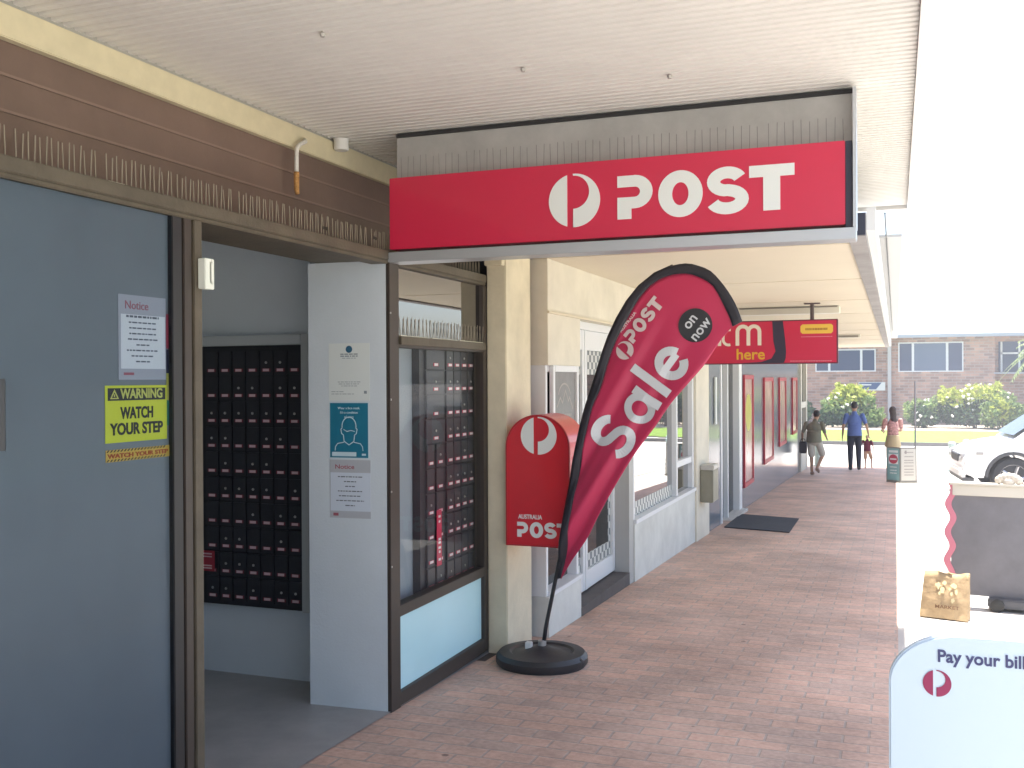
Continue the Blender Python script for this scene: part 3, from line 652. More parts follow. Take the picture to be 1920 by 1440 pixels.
b.strip(FY(AY), Lp, Rp, .0035, .0045); b.build('dark_stripe', M('stripe_navy', (.025, .02, .045), .4), at)
fm = FY(AY-.0035); k0 = at_y(1357, 646, AY); b = MB()
hm = at_y(1400, 612, AY).z-at_y(1400, 648, AY).z
x0 = at_y(1380, 648, AY).x; x1 = at_y(1427, 648, AY).x; zm = at_y(1400, 648, AY).z; wq = (x1-x0)
for i in range(2):                                                  # the m: two arches
    a0_ = x0+wq*(.06+.44*i); r_ = wq*.22
    b.stroke(fm, [(a0_, zm), (a0_, zm+hm-r_)] + arc(a0_+r_, zm+hm-r_, r_, 176, 4, 12) + [(a0_+2*r_, zm+hm-r_), (a0_+2*r_, zm)], wq*.15, .0005+.0006*i, .0011+.0006*i)
tx = at_y(1362, 648, AY).x                                          # the t
b.stroke(fm, [(tx-.035, zm+hm*1.3), (tx-.035, zm+.075)] + arc(tx+.025, zm+.07, .06, 184, 290, 9), wq*.11, .0005, .001); b.stroke(fm, [(tx-.06, zm+hm*.86), (tx+.05, zm+hm*.86)], wq*.14, .0012, .0018)
axc = at_y(1336, 648, AY).x                                         # the a
b.strip(fm, [(axc+hm*.40*math.cos(t), zm+hm*.48+hm*.48*math.sin(t)) for t in [i*math.pi/12 for i in range(24)]], [(axc+hm*.2*math.cos(t), zm+hm*.48+hm*.27*math.sin(t)) for t in [i*math.pi/12 for i in range(24)]], .0005, .001, True)
b.stroke(fm, [(axc+hm*.37, zm+hm*.95), (axc+hm*.37, zm)], wq*.14, .0012, .0018)
b.build('atm_lettering', M('letter_cream', (.72, .66, .55), .5), at)
hh = at_y(1380, 674, AY); h2 = at_y(1433, 674, AY)
b = MB(); b.text(fm, 'here', hh.x, hh.z, .125, .0012, .02, width=h2.x-hh.x); b.build('here_lettering', M('letter_yellow', (.66, .36, .02), .5), at)
y0_ = at_y(1501, 626, AY); y1_ = at_y(1562, 607, AY)
b = MB(); b.prism(fm, [(y0_.x+.02, y0_.z), (y1_.x-.02, y0_.z), (y1_.x, y0_.z+.02), (y1_.x, y1_.z-.02), (y1_.x-.02, y1_.z), (y0_.x+.02, y1_.z), (y0_.x, y1_.z-.02), (y0_.x, y0_.z+.02)], .0003, .001); b.build('yellow_badge', M('badge_yellow', (.72, .46, .06), .5), at)
b = MB(); q = random.Random(4); bars(b, fm, (y0_.x+y1_.x)/2, (y0_.z+y1_.z)/2-.014, .24, .024, q, .0016); b.build('badge_print', M('badge_ink', (.35, .16, .02), .6), at)
b = MB(); bars(b, fm, (y0_.x+y1_.x)/2, y0_.z-.038, .33, .008, q, .001); bars(b, fm, (y0_.x+y1_.x)/2-.06, az0+.026, .45, .008, q, .001); b.build('fine_print', M('fine_print_pink', (.62, .25, .30), .5), at)
b = MB(); b.tube([(-.865, AY+.05, az1), (-.865, AY+.05, SZ-.006)], .022, 10); b.box(-.95, -.78, AY+.0, AY+.10, SZ-.012, SZ-.001); b.build('hanger', M('hanger_brown', (.09, .06, .06), .5), at)

# ------------------------------------------------------------------ shops along the arcade
WX = -2.24
CW = M('cream_wall', (.64, .60, .50), .75, var=.11, vscale=2, bump=.12, bscale=40)
LW = M('stallriser_white', (.60, .61, .57), .7, var=.12, vscale=3, bump=.12)
WF = M('white_alu', (.70, .72, .73), .4); DARKIN = M('shop_interior', (.045, .045, .05), .8)
cf = thing('cafe_shopfront', 'cream shopfront with white framed sidelight, glass door and big window', 'shopfront', (WX, 9.5, gz(9)))
b = MB(); b.box(WX-.3, WX, 6.62, 12.89, 2.064, SZ-.002); b.box(WX-.3, WX, 6.62, 7.385, 1.70, 2.0638); b.build('upper_wall', CW, cf)
b = MB(); b.box(WX+.0005, WX+.018, 6.6, 9.0, 2.058, 2.074); b.build('wall_ledge', M('cream_ledge', (.62, .55, .42), .7), cf)
b = MB(); b.box(WX-.3, WX, 6.62, 7.385, -.5, .095); b.build('sidelight_riser', LW, cf)
b = MB(); b.box(WX-.15, WX-.02, 6.625, 6.665, .096, 1.70); b.box(WX-.15, WX-.02, 7.335, 7.385, .096, 1.70); b.box(WX-.16, WX+.015, 6.666, 7.384, .096, .125); b.box(WX-.15, WX-.02, 6.666, 7.334, 1.655, 1.70); b.build('sidelight_frame', WF, cf, bevel=.003)
b = MB(); b.box(WX-.10, WX-.094, 6.666, 7.334, .126, 1.654); b.build('sidelight_pane', glass_mat('shop_glass', (.35, .36, .38), 1.5, .04), cf)
# door
DX = WX-.13
d = MB()
for a, c in ((7.39, 7.84), (7.845, 8.86)): pass
d.box(DX-.05, DX, 7.40, 7.455, -.12, 2.0); d.box(DX-.05, DX, 7.87, 7.93, -.12, 2.0); d.box(DX-.045, DX+.004, 7.935, 7.99, -.12, 2.0); d.box(DX-.05, DX, 8.80, 8.87, -.12, 2.0)
d.box(DX-.05, DX-.002, 7.456, 7.869, -.12, .03); d.box(DX-.05, DX-.002, 7.991, 8.799, -.12, .03); d.box(DX-.05, DX-.002, 7.456, 7.869, 1.84, 2.0); d.box(DX-.05, DX-.002, 7.991, 8.799, 1.84, 2.0); d.box(DX-.06, DX+.03, 7.388, 8.873, 2.001, 2.0635)
door = d.build('glass_door', WF, cf, bevel=.003)
b = MB(); b.box(DX-.03, DX-.024, 7.456, 7.869, .031, 1.839); b.box(DX-.03, DX-.024, 7.991, 8.799, .031, 1.839); b.build('door_pane', glass_mat('shop_glass', (.35, .36, .38)), door)
CK = checker_mat('safety_checker', (.60, .62, .60), (.12, .15, .16), 17)
b = MB()
for y0_, y1_ in ((7.457, 7.868), (7.992, 8.798)): b.box(DX-.0235, DX-.022, y0_, y1_, .032, .16); b.box(DX-.0235, DX-.022, y0_, y1_, 1.64, 1.838)
b.box(DX-.0235, DX-.022, 8.71, 8.798, .161, 1.639); b.build('safety_film', CK, door)
b = MB(); b.box(DX-.06, DX-.052, 7.39, 8.98, -.45, 2.06); 
b = MB(); b.box(DX-.02, WX+.004, 7.387, 8.87, -.5, -.135); b.build('threshold', M('dark_threshold', (.085, .075, .07), .7, var=.2), cf)
b = MB(); b.prism(FX(DX-.022), arc(8.25, 1.30, .10, 0, 345, 22, .17), .0005, .002); b.build('oval_sticker', M('poster_white', (.68, .72, .70)), door)
b = MB(); b.box(WX-.18, WX, 8.875, 9.03, -.5, 2.0635); b.build('door_jamb', M('jamb_grey', (.42, .42, .40), .6), cf)
b = MB(); b.box(WX-.3, WX+.012, 9.031, 12.0, -.6, .275); b.build('stall_riser', LW, cf)
w2 = MB(); w2.box(WX-.12, WX+.03, 9.031, 12.0, .276, .315); w2.box(WX-.10, WX, 9.031, 9.085, .316, 2.0635); w2.box(WX-.10, WX, 11.91, 12.0, .316, 2.0635); w2.box(WX-.10, WX, 9.086, 11.909, 1.95, 2.0635); w2.box(WX-.10, WX-.002, 10.99, 11.06, .316, 1.949); w2.box(WX-.07, WX-.01, 11.062, 11.905, .62, .69)
wd = w2.build('big_window', WF, cf, bevel=.003)
b = MB(); b.box(WX-.06, WX-.054, 9.086, 10.989, .316, 1.949); b.box(WX-.06, WX-.054, 11.061, 11.909, .316, 1.949); b.build('window_pane', glass_mat('street_glass', (.30, .32, .34), 1.5, .38), wd)
b = MB(); b.box(WX-.0535, WX-.052, 9.087, 10.988, .317, .45); b.build('safety_film', CK, wd)
b = MB(); b.box(-5.0, -4.9, 6.6, 26.3, -.9, SZ+.229); b.box(-4.9, WX-.31, 6.5, 6.6, -.9, SZ+.229); b.box(-4.9, WX-.31, 6.6, 26.3, -.95, -.6); b.build('shop_interior', DARKIN, cf)
b = MB(); b.box(WX-.3, WX+.03, 12.001, 12.88, -.6, 2.063); b.build('pilaster', CW, cf, bevel=.004)
# picture sign in the sidelight
a = at_x(1037, 775, WX+.003); c = at_x(1083, 693, WX+.003)
pc = thing('framed_notice', 'white framed grey notice with pale mountain outline above the red mailbox', 'notice', (WX, 6.7, 1.2))
yA, yB, zA, zB = 6.70, 7.31, 1.17, 1.70
b = MB(); b.box(WX-.018, WX+.012, yA, yA+.045, zA, zB); b.box(WX-.018, WX+.012, yB-.045, yB, zA, zB); b.box(WX-.018, WX+.012, yA+.046, yB-.046, zB-.045, zB); b.box(WX-.018, WX+.012, yA+.046, yB-.046, zA, zA+.03); b.build('frame', WF, pc, bevel=.003)
b = MB(); b.box(WX-.012, WX-.004, yA+.046, yB-.046, zA+.031, zB-.046); b.build('grey_sheet', M('notice_grey', (.17, .17, .165), .35, var=.12, vscale=12), pc)
b = MB(); fq = FX(WX-.004); pk = M('notice_pale', (.36, .33, .31), .6)
b.stroke(fq, arc(7.0, 1.45, .15, 20, 160, 12, .12), .012, .0005, .001)
b.stroke(fq, [(6.82, 1.40), (6.90, 1.47), (6.95, 1.43), (7.02, 1.52), (7.09, 1.44), (7.12, 1.47), (7.2, 1.38)], .014, .0011, .0016)
q = random.Random(9); bars(b, fq, 7.0, 1.33, .34, .02, q, .0012); bars(b, fq, 7.0, 1.26, .30, .012, q, .0012); b.build('printing', pk, pc)
# wall bin
wb = thing('wall_bin', 'khaki grey box bin fixed to the cream pilaster beside the window', 'bin', (WX+.1, 12.4, gz(12.4)+.5))
b = MB(); b.box(WX+.031, WX+.19, 12.22, 12.60, .11, .50); b.build('body', M('khaki_steel', (.27, .26, .20), .5, .2, var=.1), wb, bevel=.008)
b = MB(); b.box(WX+.031, WX+.20, 12.21, 12.61, .502, .56); b.build('lid', M('pale_steel', (.55, .54, .50), .4, .4), wb, bevel=.01)
# grey office front
of = thing('bank_shopfront', 'grey glossy shopfront with white door frames at the far end of the arcade', 'shopfront', (WX, 19, gz(19)))
GP = M('gloss_grey_panel', (.20, .225, .255), .16, var=.06, vscale=1)
b = MB(); b.box(WX-.3, WX, 12.892, 13.95, -.75, SZ-.002); b.box(WX-.3, WX, 15.95, 26.0, -.95, SZ-.002); b.box(WX-.3, WX, 13.951, 15.949, 1.98, SZ-.002); b.build('grey_wall', GP, of)
b = MB(); b.box(WX-.12, WX+.012, 13.951, 14.06, -.45, 1.979); b.box(WX-.12, WX-.02, 14.72, 14.80, -.45, 1.979); b.box(WX-.12, WX+.012, 15.66, 15.949, -.45, 1.979); b.box(WX-.12, WX-.02, 14.061, 15.659, 1.85, 1.979); b.build('door_frame', WF, of, bevel=.004)
b = MB(); b.box(WX-.09, WX-.084, 14.061, 14.719, -.44, 1.849); b.box(WX-.09, WX-.084, 14.801, 15.659, -.44, 1.849); b.build('door_pane', glass_mat('shop_glass', (.35, .36, .38)), of)
b = MB(); b.box(WX-.3, WX+.10, 13.96, 15.93, -.75, -.40); b.build('threshold', M('tile_pale', (.50, .50, .48), .6, var=.2, vscale=15), of)
b = MB(); b.box(WX+.013, WX+.03, 13.40, 13.50, 1.0, 1.62); b.build('painted_reflection', M('poster_white', (.68, .72, .70)), of)  # white strip painting an upright light reflection on the glossy grey panel
b = MB(); b.box(WX-.10, WX+.05, 26.0, 26.25, -.95, SZ-.002); b.box(WX-.1, WX+.05, 27.6, 27.85, -.95, SZ-.002); b.box(WX-.1, WX+.04, 26.251, 27.599, .85, 1.0); b.box(WX-.1, WX+.04, 26.251, 27.599, -.95, -.2); b.build('end_frame', M('end_frame_cream', (.58, .57, .50), .6), of)
b = MB(); b.box(WX-.05, WX-.044, 26.251, 27.599, -.199, .849); b.box(WX-.05, WX-.044, 26.251, 27.599, 1.001, SZ-.01); b.build('end_pane', glass_mat('shop_glass', (.35, .36, .38)), of)
b = MB(); b.box(-9, WX-.31, 26.05, 28.0, -1, SZ-.002); b.build('end_wall', CW, of)
# red framed posters
for i, (ya, yb, zb2, lb) in enumerate(((16.15, 17.25, -.12, 'tall red framed poster with yellow picture, nearest of four on the grey wall'), (18.74, 20.2, .04, 'red framed poster on the grey wall, second along from the bank door'),
        (21.3, 22.65, .2, 'red framed poster on the grey wall, third along from the bank door'), (24.1, 25.3, .3, 'red framed poster on the grey wall, farthest along by the end frame'))):
    t = thing('wall_poster', lb, 'poster', (WX, ya, zb2), 'red framed posters on the grey wall')
    zt2 = 1.62 if i else 1.66
    b = MB(); b.box(WX+.0005, WX+.03, ya, ya+.07, zb2, zt2); b.box(WX+.0005, WX+.03, yb-.07, yb, zb2, zt2); b.box(WX+.0005, WX+.03, ya+.071, yb-.071, zt2-.07, zt2); b.box(WX+.0005, WX+.03, ya+.071, yb-.071, zb2, zb2+.07); b.build('red_frame', M('poster_red', (.42, .03, .05), .4), t, bevel=.004)
    b = MB(); b.box(WX+.0005, WX+.012, ya+.071, yb-.071, zb2+.071, zt2-.071); b.build('sheet', M('poster_pinkish', (.52, .33, .30), .18, var=.35, vscale=2.2), t)
    if i == 0:
        b = MB(); b.prism(FX(WX+.012), arc((ya+yb)/2, 1.05, .36, 0, 350, 20, .30), .0005, .002); b.build('yellow_picture', M('poster_yellow', (.50, .48, .06), .3), t)
# door mat
b = MB(); q = [(-2.13, 13.55), (-1.27, 13.30), (-1.30, 15.0), (-2.16, 15.3)]
b.add([(x, y, gz(y)+.006) for x, y in q]+[(x, y, gz(y)+.018) for x, y in q], [(3,2,1,0),(4,5,6,7),(0,1,5,4),(1,2,6,5),(2,3,7,6),(3,0,4,7)])
tag(recentre(b.build('door_mat', M('mat_charcoal', (.045, .047, .055), .9, var=.2, vscale=10, bump=.6))), 'charcoal doormat on the brick paving at the bank door', 'doormat')

# ------------------------------------------------------------------ teardrop flag
FY0 = 5.93
def fp(x, y): p = at_y(x, y, FY0); return (p.x, p.z)
def ripple(x, z):
    ax = (x+1.98)*.82 - (z-.45)*.57                                  # distance across the sail from the pole side
    al = (x+1.98)*.57 + (z-.45)*.82
    k = max(0, min(1, (1.75-al)/1.6))
    return .024*math.sin(ax*34+al*2.5)*k + .008*math.sin(ax*70+al*5)*k + .010*math.sin(ax*17-al*3+1)*(.12+k*.88)
fl = thing('teardrop_flag', 'red teardrop banner with black edge reading Sale and on now, leaning from a round base', 'flag banner', (-2.06, FY0, gz(6)))
outer = [fp(*p) for p in ((1041, 1085), (1046, 1052), (1053, 1010), (1058, 968), (1063.5, 927), (1072, 885), (1080, 843), (1088.5, 802), (1098, 761), (1108, 730), (1122, 688), (1135, 647), (1153, 605), (1177, 563), (1203, 532), (1231, 511), (1258, 499), (1287, 494), (1308, 498), (1331, 507), (1350, 526), (1367, 549), (1381, 574), (1392, 603))]
inner = [fp(*p) for p in ((1050, 1085), (1057, 1052), (1064.6, 1010), (1071, 968), (1077, 927), (1085, 885), (1093, 843), (1102, 802), (1112, 761), (1125, 730), (1136.5, 688), (1151, 647), (1172, 605), (1196, 563), (1221, 534), (1250, 518), (1277, 513), (1302, 516), (1333, 532), (1348, 553), (1358, 574), (1368, 594), (1374, 612))]
right = [fp(*p) for p in ((1051.5, 1086), (1071, 1052), (1100, 1010), (1121, 968), (1144, 927), (1169, 885), (1196, 843), (1228, 801), (1258, 757), (1290, 720), (1321, 684), (1340, 655), (1356, 632))]
def resample(pts, n):
    d = [0]
    for i in range(1, len(pts)): d.append(d[-1]+math.dist(pts[i], pts[i-1]))
    out = []
    for k in range(n):
        t = d[-1]*k/(n-1); j = 0
        while j < len(d)-2 and d[j+1] < t: j += 1
        f = (t-d[j])/max(1e-9, d[j+1]-d[j]); out.append((pts[j][0]+(pts[j+1][0]-pts[j][0])*f, pts[j][1]+(pts[j+1][1]-pts[j][1])*f))
    return out
def smooth_pts(pts, n):
    # Catmull-Rom
    r = []
    P = [pts[0]]+list(pts)+[pts[-1]]
    for i in range(1, len(P)-2):
        for k in range(6):
            t = k/6; p0, p1, p2, p3 = P[i-1], P[i], P[i+1], P[i+2]
            r.append(tuple(.5*((2*p1[c])+(-p0[c]+p2[c])*t+(2*p0[c]-5*p1[c]+4*p2[c]-p3[c])*t*t+(-p0[c]+3*p1[c]-3*p2[c]+p3[c])*t**3) for c in (0,1)))
    r.append(pts[-1]); return resample(r, n)
NS = 70; O_ = smooth_pts(outer, NS); I_ = smooth_pts(inner, NS); R2_ = smooth_pts(right+[inner[-1]], NS)
def sail(railA, railB, nx, off, th=.0):
    vs = []; fs = []
    for i in range(NS):
        for k in range(nx+1):
            t = k/nx; x = railA[i][0]+(railB[i][0]-railA[i][0])*t; z = railA[i][1]+(railB[i][1]-railA[i][1])*t
            vs.append((x, FY0-off+ripple(x, z), z))
    for i in range(NS-1):
        for k in range(nx): a = i*(nx+1)+k; fs.append((a, a+1, a+nx+2, a+nx+1))
    return MB().add(vs, fs)
CL = bpy.data.materials.new('flag_cloth'); CL.use_nodes = True
p_ = CL.node_tree.nodes['Principled BSDF']; p_.inputs['Base Color'].default_value = (.52, .02, .085, 1); p_.inputs['Roughness'].default_value = .42; p_.inputs['Sheen Weight'].default_value = .3
o = sail(I_, R2_, 26, 0); sl_o = o.build('sail', CL, fl, smooth=True)
sm = sl_o.modifiers.new('thickness', 'SOLIDIFY'); sm.thickness = .002; sm.offset = 0
o = sail(O_, I_, 3, .0025); e_o = o.build('black_sleeve', M('sleeve_black', (.022, .020, .028), .6), fl, smooth=True)
sm = e_o.modifiers.new('thickness', 'SOLIDIFY'); sm.thickness = .014; sm.offset = 0
b = MB(); b.tube([(-2.052, FY0, -.10), (-2.03, FY0+.0, .06)] + [(x, FY0+.012+ripple(x, z), z) for x, z in O_[3:56:3]], [.013]*3+[.011]*17, 8); b.build('pole', M('pole_black', (.02, .02, .022), .35), fl, smooth=True)
def flag_frame(px0, py0, px1, py1):
    a = V3((fp(px0, py0)[0], FY0, fp(px0, py0)[1])); c = V3((fp(px1, py1)[0], FY0, fp(px1, py1)[1]))
    u = (c-a).normalized(); n = V3((0,-1,0)); v = n.cross(u).normalized()
    return (a, u, v, n), (c-a).length
def lay(mb, off=.007):
    mb.v = [V3((v.x, FY0-off+(v.y-FY0)+ripple(v.x, v.z), v.z)) for v in mb.v]; return mb
SIL = M('flag_silver', (.62, .64, .66), .4)
fr, L = flag_frame(1166, 862, 1294, 686)                            # baseline of Sale
b = MB(); h = L/2.65; sw = .212*h
sx = lambda pts, ox: [((ox+x)*h, y*h) for x, y in pts]
b.stroke(fr, [((.31+(x-.40)*.95)*h, y*.92*h) for x, y in arc(.40, .76, .30, 20, 180, 14, .22) + arc(.40, .76, .30, 192, 262, 5, .22) + [(.42, .525)] + arc(.40, .285, .32, 80, -158, 18, .235)], sw*.95, 0, .001)
b.strip(fr, [((1.20+.345*math.cos(t))*h, (.36+.37*math.sin(t))*h) for t in [2*math.pi*i/32 for i in range(32)]], [((1.20+.17*math.cos(t))*h, (.36+.19*math.sin(t))*h) for t in [2*math.pi*i/32 for i in range(32)]], 0, .001, True)
b.stroke(fr, sx([(1.48, .73), (1.48, .36), (1.51, .0)], 0), sw*.95, .0012, .002)
b.stroke(fr, sx([(1.86, 1.04), (1.86, .55), (1.86, .0)], 0), sw*.95, 0, .001)
b.stroke(fr, sx([(2.20, .40), (2.40, .40), (2.68, .40)], 0), sw*.75, .0012, .002)
b.stroke(fr, sx(arc(2.45, .37, .27, 8, 325, 26, .29), 0), sw*.95, 0, .001)
lay(b).build('sale_lettering', SIL, fl)
fr, L = flag_frame(1188, 645, 1247, 570)                            # small POST
b = MB(); post_word(b, fr, 0, 0, L/3.6, 0, .001); b.text(fr, 'AUSTRALIA', L*.02, L*.34, L*.055, .001, .02, width=L*.50)
fr2, L2 = flag_frame(1172, 657, 1200, 624); emblem(b, fr2, 0, 0, fp(1189, 650)[0]-fp(1172, 650)[0], 0, .001)
lay(b).build('post_lettering', M('flag_pale', (.66, .56, .56), .5), fl)
fr, L = flag_frame(1304, 610, 1326, 582); rc = fp(1336, 610)[0]-fp(1304, 610)[0]
b = MB(); b.prism(fr, arc(0, 0, rc, 0, 354, 40), 0, .001); lay(b, .006).build('dark_disc', M('disc_black', (.025, .025, .03), .5), fl)
b = MB(); b.text(fr, 'on', 0, rc*.12, rc*.62, .001, .015, 'CENTER'); b.text(fr, 'now', 0, -rc*.64, rc*.62, .001, .015, 'CENTER'); lay(b, .013).build('disc_lettering', SIL, fl)
# weighted base
gb = gz(5.95)
fbp = MB(); fbp.lathe((-2.055, FY0, gb+.006), [(.27, 0), (.285, .02), (.285, .055), (.265, .08), (.20, .085), (.185, .075), (.13, .080), (.06, .10), (.03, .115)], 40); bs = fbp.build('weight_base', M('base_black', (.022, .022, .025), .45, bump=.1), fl, smooth='auto')
b = MB(); b.lathe((-2.053, FY0, gb+.10), [(.026, 0), (.026, .05), (.018, .055)], 16); b.build('pole_socket', M('socket_steel', (.45, .45, .46), .35, .8), fl)
b = MB(); b.box(-2.16, -2.12, FY0-.02, FY0+.02, gb+.085, gb+.135); b.build('white_clip', M('clip_white', (.7, .7, .68), .5), fl, bevel=.004)
b = MB(); b.lathe((-1.81, FY0-.05, gb+.03), [(.03, 0), (.035, .01), (.035, .04), (.02, .05)], 14); b.build('filler_cap', M('base_black', (.02, .02, .02)), fl)

# ------------------------------------------------------------------ street furniture on the right
CHY = 8.95
cb = thing('chalkboard_stand', 'large dark chalkboard on a wheeled stand with wavy pink frame and cream top', 'chalkboard', (.9, CHY, gz(9)))
th = rad(-7); u = V3((math.cos(th), math.sin(th), 0)); n_ = V3((math.sin(th), -math.cos(th), 0)); frb = (V3((.44, CHY, gz(9)+.10)), u, V3((0,0,1)), n_)
b = MB(); b.prism(frb, rect(-.022, 1.275, 0, .80), -.03, 0); b.build('board', M('chalk_grey', (.16, .155, .17), .65, var=.15, vscale=4), cb)
b = MB(); b.prism(frb, rect(-.01, 1.27, .801, .885), -.05, .02); b.prism(frb, rect(-.03, 1.29, .886, .905), -.06, .035); b.build('top_moulding', M('cream_moulding', (.62, .58, .50), .6), cb, bevel=.004)
b = MB(); c_ = frb[0]+u*.40+V3((0,0,.93))
for k in range(7): a_ = rad(20+k*23); b.ball(c_+u*(.075*math.cos(a_))+V3((0,0,.045*math.sin(a_)-.01)), (.032, .02, .032), 10, 6)
b.ball(c_+V3((0,0,-.005)), (.05, .03, .035)); b.ball(c_+u*.12+V3((0,0,-.02)), (.025, .02, .02), 8, 6); b.build('shell_ornament', M('shell_cream', (.60, .54, .46), .7), cb, smooth=True)
b = MB(); L_ = []; R3 = []
for i in range(60):
    z = .90-.90*i/59; x = -.018+.020*math.sin(i*.42)-.02*i/59; L_.append((x-.026, z)); R3.append((x+.024, z))
b.strip(frb, L_, R3, -.045, .012); b.build('pink_side', M('pink_paint', (.62, .20, .27), .45, coat=.3), cb, bevel=.004)
b = MB(); L_ = [(1.255+x*-1, z) for x, z in L_]; R3 = [(1.255-x, z) for x, z in R3]; b.strip(frb, L_, R3, -.045, .012); b.build('pink_side', M('pink_paint', (.6, .2, .3)), cb, bevel=.004)
b = MB(); b.prism(frb, rect(.25, 1.0, -.07, -.002), -.30, .10); b.build('foot_frame', M('foot_grey', (.10, .10, .11), .6), cb, bevel=.01)
for x in (.32, .95):
    b = MB(); b.lathe(frb[0]+u*x+V3((0,0,-.045))+n_*.10, [(.02, 0), (.05, .004), (.05, .026), (.02, .03)], 18, n_); b.build('wheel', M('black_rubber', (.012, .012, .013)), cb)
# paper bag
bg_ = thing('paper_bag', 'brown paper carrier bag with pale print leaning at the foot of the chalkboard', 'bag', (.34, 8.35, gz(8.35)))
zb_ = gz(8.35)+.008
q = [(.165, 8.37), (.50, 8.28), (.525, 8.41), (.19, 8.50)]; t_ = [(.205, 8.425), (.515, 8.355), (.524, 8.395), (.215, 8.465)]
vs = [V3((x, y, zb_)) for x, y in q]+[V3(((a[0]+c[0])/2+.004, (a[1]+c[1])/2-.008, zb_+.17)) for a, c in zip(q, t_)]+[V3((x, y, zb_+.335)) for x, y in t_]
def bag_ring(t):
    pts = []; rq = random.Random(77)
    for e in range(4):
        lo0, lo1 = V3((*q[e], zb_)), V3((*q[(e+1) % 4], zb_)); hi0, hi1 = V3((*t_[e], zb_+.335)), V3((*t_[(e+1) % 4], zb_+.335))
        nseg = 14 if e % 2 == 0 else 6
        for k in range(nseg):
            f = k/nseg; p = lo0.lerp(lo1, f).lerp(hi0.lerp(hi1, f), t); cen = V3((.35, 8.40, p.z)); out = (p-cen); out.z = 0
            bulge = .018*math.sin(math.pi*f)*math.sin(math.pi*min(1, t*1.15+.05)) if e % 2 == 0 else -.030*math.sin(math.pi*f)*t
            crease = .0035*math.sin(9*f+17*t+e)+.003*math.sin(23*f-11*t)
            p = p+V3((0, -1 if e == 0 else (1 if e == 2 else 0), 0))*(bulge+crease)*(1 if e % 2 == 0 else 0)+(V3((1 if e == 1 else -1, 0, 0))*(bulge+crease) if e % 2 else V3((0,0,0)))
            if t > .95: p.z += .006*math.sin(7*f+e)+.004*math.sin(19*f)
            pts.append(p)
    return pts
rings = [bag_ring(k/9) for k in range(10)]; nr_ = len(rings[0]); b = MB(); allv = [p for rg in rings for p in rg]
b.add(allv, [tuple(range(nr_-1, -1, -1))]+[(i*nr_+k, i*nr_+(k+1) % nr_, (i+1)*nr_+(k+1) % nr_, (i+1)*nr_+k) for i in range(9) for k in range(nr_)])
sk = b.build('sack', M('kraft_paper', (.45, .32, .18), .8, var=.14, vscale=14, bump=.5, bscale=25), bg_, smooth='auto')
sm = sk.modifiers.new('thickness', 'SOLIDIFY'); sm.thickness = .003
A = V3(vs[0]); B = V3(vs[1]); D = V3(vs[8]); C_ = V3(vs[9])
def bagp(s, t):
    lo = A.lerp(B, s); hi = D.lerp(C_, s); m_ = V3(vs[4]).lerp(V3(vs[5]), s)
    p = lo.lerp(m_, t*2) if t < .5 else m_.lerp(hi, t*2-1); return p+V3((0, -.006-.018*math.sin(math.pi*s)*math.sin(math.pi*min(1, t*1.15+.05)), .001))
b = MB(); q = random.Random(2)
for cx_, cy_, rx, ry in ((.33, .72, .07, .09), (.42, .62, .06, .07), (.46, .78, .05, .06), (.36, .55, .04, .05), (.66, .74, .07, .08), (.72, .62, .05, .07), (.62, .56, .04, .05), (.66, .42, .05, .06), (.58, .66, .03, .04)):
    ring = [bagp(cx_+rx*math.cos(i*.393)*q.uniform(.45, 1.15), cy_+ry*math.sin(i*.393)*q.uniform(.45, 1.15)) for i in range(16)]; b.add([bagp(cx_, cy_)]+ring, [(0, 1+i, 1+(i+1)%16) for i in range(16)])
b.build('pale_print', M('bag_print', (.60, .52, .30), .7), bg_)
fbg = (bagp(.30, .24), (bagp(.9, .24)-bagp(.3, .24)).normalized(), V3((0, .05, 1)).normalized(), V3((-.1, -1, 0)).normalized()); fbg = (fbg[0]+fbg[3]*.020, fbg[1], fbg[2], fbg[3])
b = MB(); b.text(fbg, 'MARKET', 0, 0, .026, .001, .02, width=.17); b.build('lettering', M('bag_ink', (.18, .09, .04), .7), bg_)
b = MB(); b.tube([V3(vs[8]).lerp(V3(vs[9]), .3), V3(vs[8]).lerp(V3(vs[9]), .36)+V3((0, 0, .022)), V3(vs[8]).lerp(V3(vs[9]), .5)+V3((0,0,.012)), V3(vs[8]).lerp(V3(vs[9]), .62)+V3((0,0,-.004))], .004, 6); b.build('handle', M('kraft_cord', (.55, .42, .22), .8), bg_)
# pay your bills board
PY = 2.4
pb = thing('pay_your_bill_board', 'pale blue round-cornered board reading Pay your bill at the lower right', 'sign board', (.31, PY+.05, gz(2.4)))
zt_ = at_y(1860, 1196, PY).z; x0_ = -.016; x1_ = .62; z0_ = gz(2.4)+.05
po_ = [(x0_, z0_), (x1_, z0_)] + arc(x1_-.11, zt_-.10, .11, 0, 90, 12, .10) + arc(x0_+.155, zt_-.115, .155, 90, 180, 16, .115)
b = MB(); b.prism(FY(PY), po_, -.03, 0); b.build('panel', M('board_blue_white', (.60, .72, .82), .5), pb, bevel=.004)
a = at_y(1757, 1239.5, PY); h = at_y(1757, 1216, PY).z-a.z; e_ = at_y(1876, 1252, PY)
b = MB(); b.text(FY(PY), 'Pay your bills', a.x, a.z-.0005, h, .001, .024, width=.186); b.build('lettering', M('text_navy', (.045, .05, .15), .5), pb)
ce = at_y(1757, 1281, PY); b = MB(); emblem(b, FY(PY), ce.x, ce.z, abs(at_y(1784, 1281, PY).x-ce.x), .0005, .0015); b.build('emblem', M('emblem_plum', (.30, .02, .09), .5), pb)
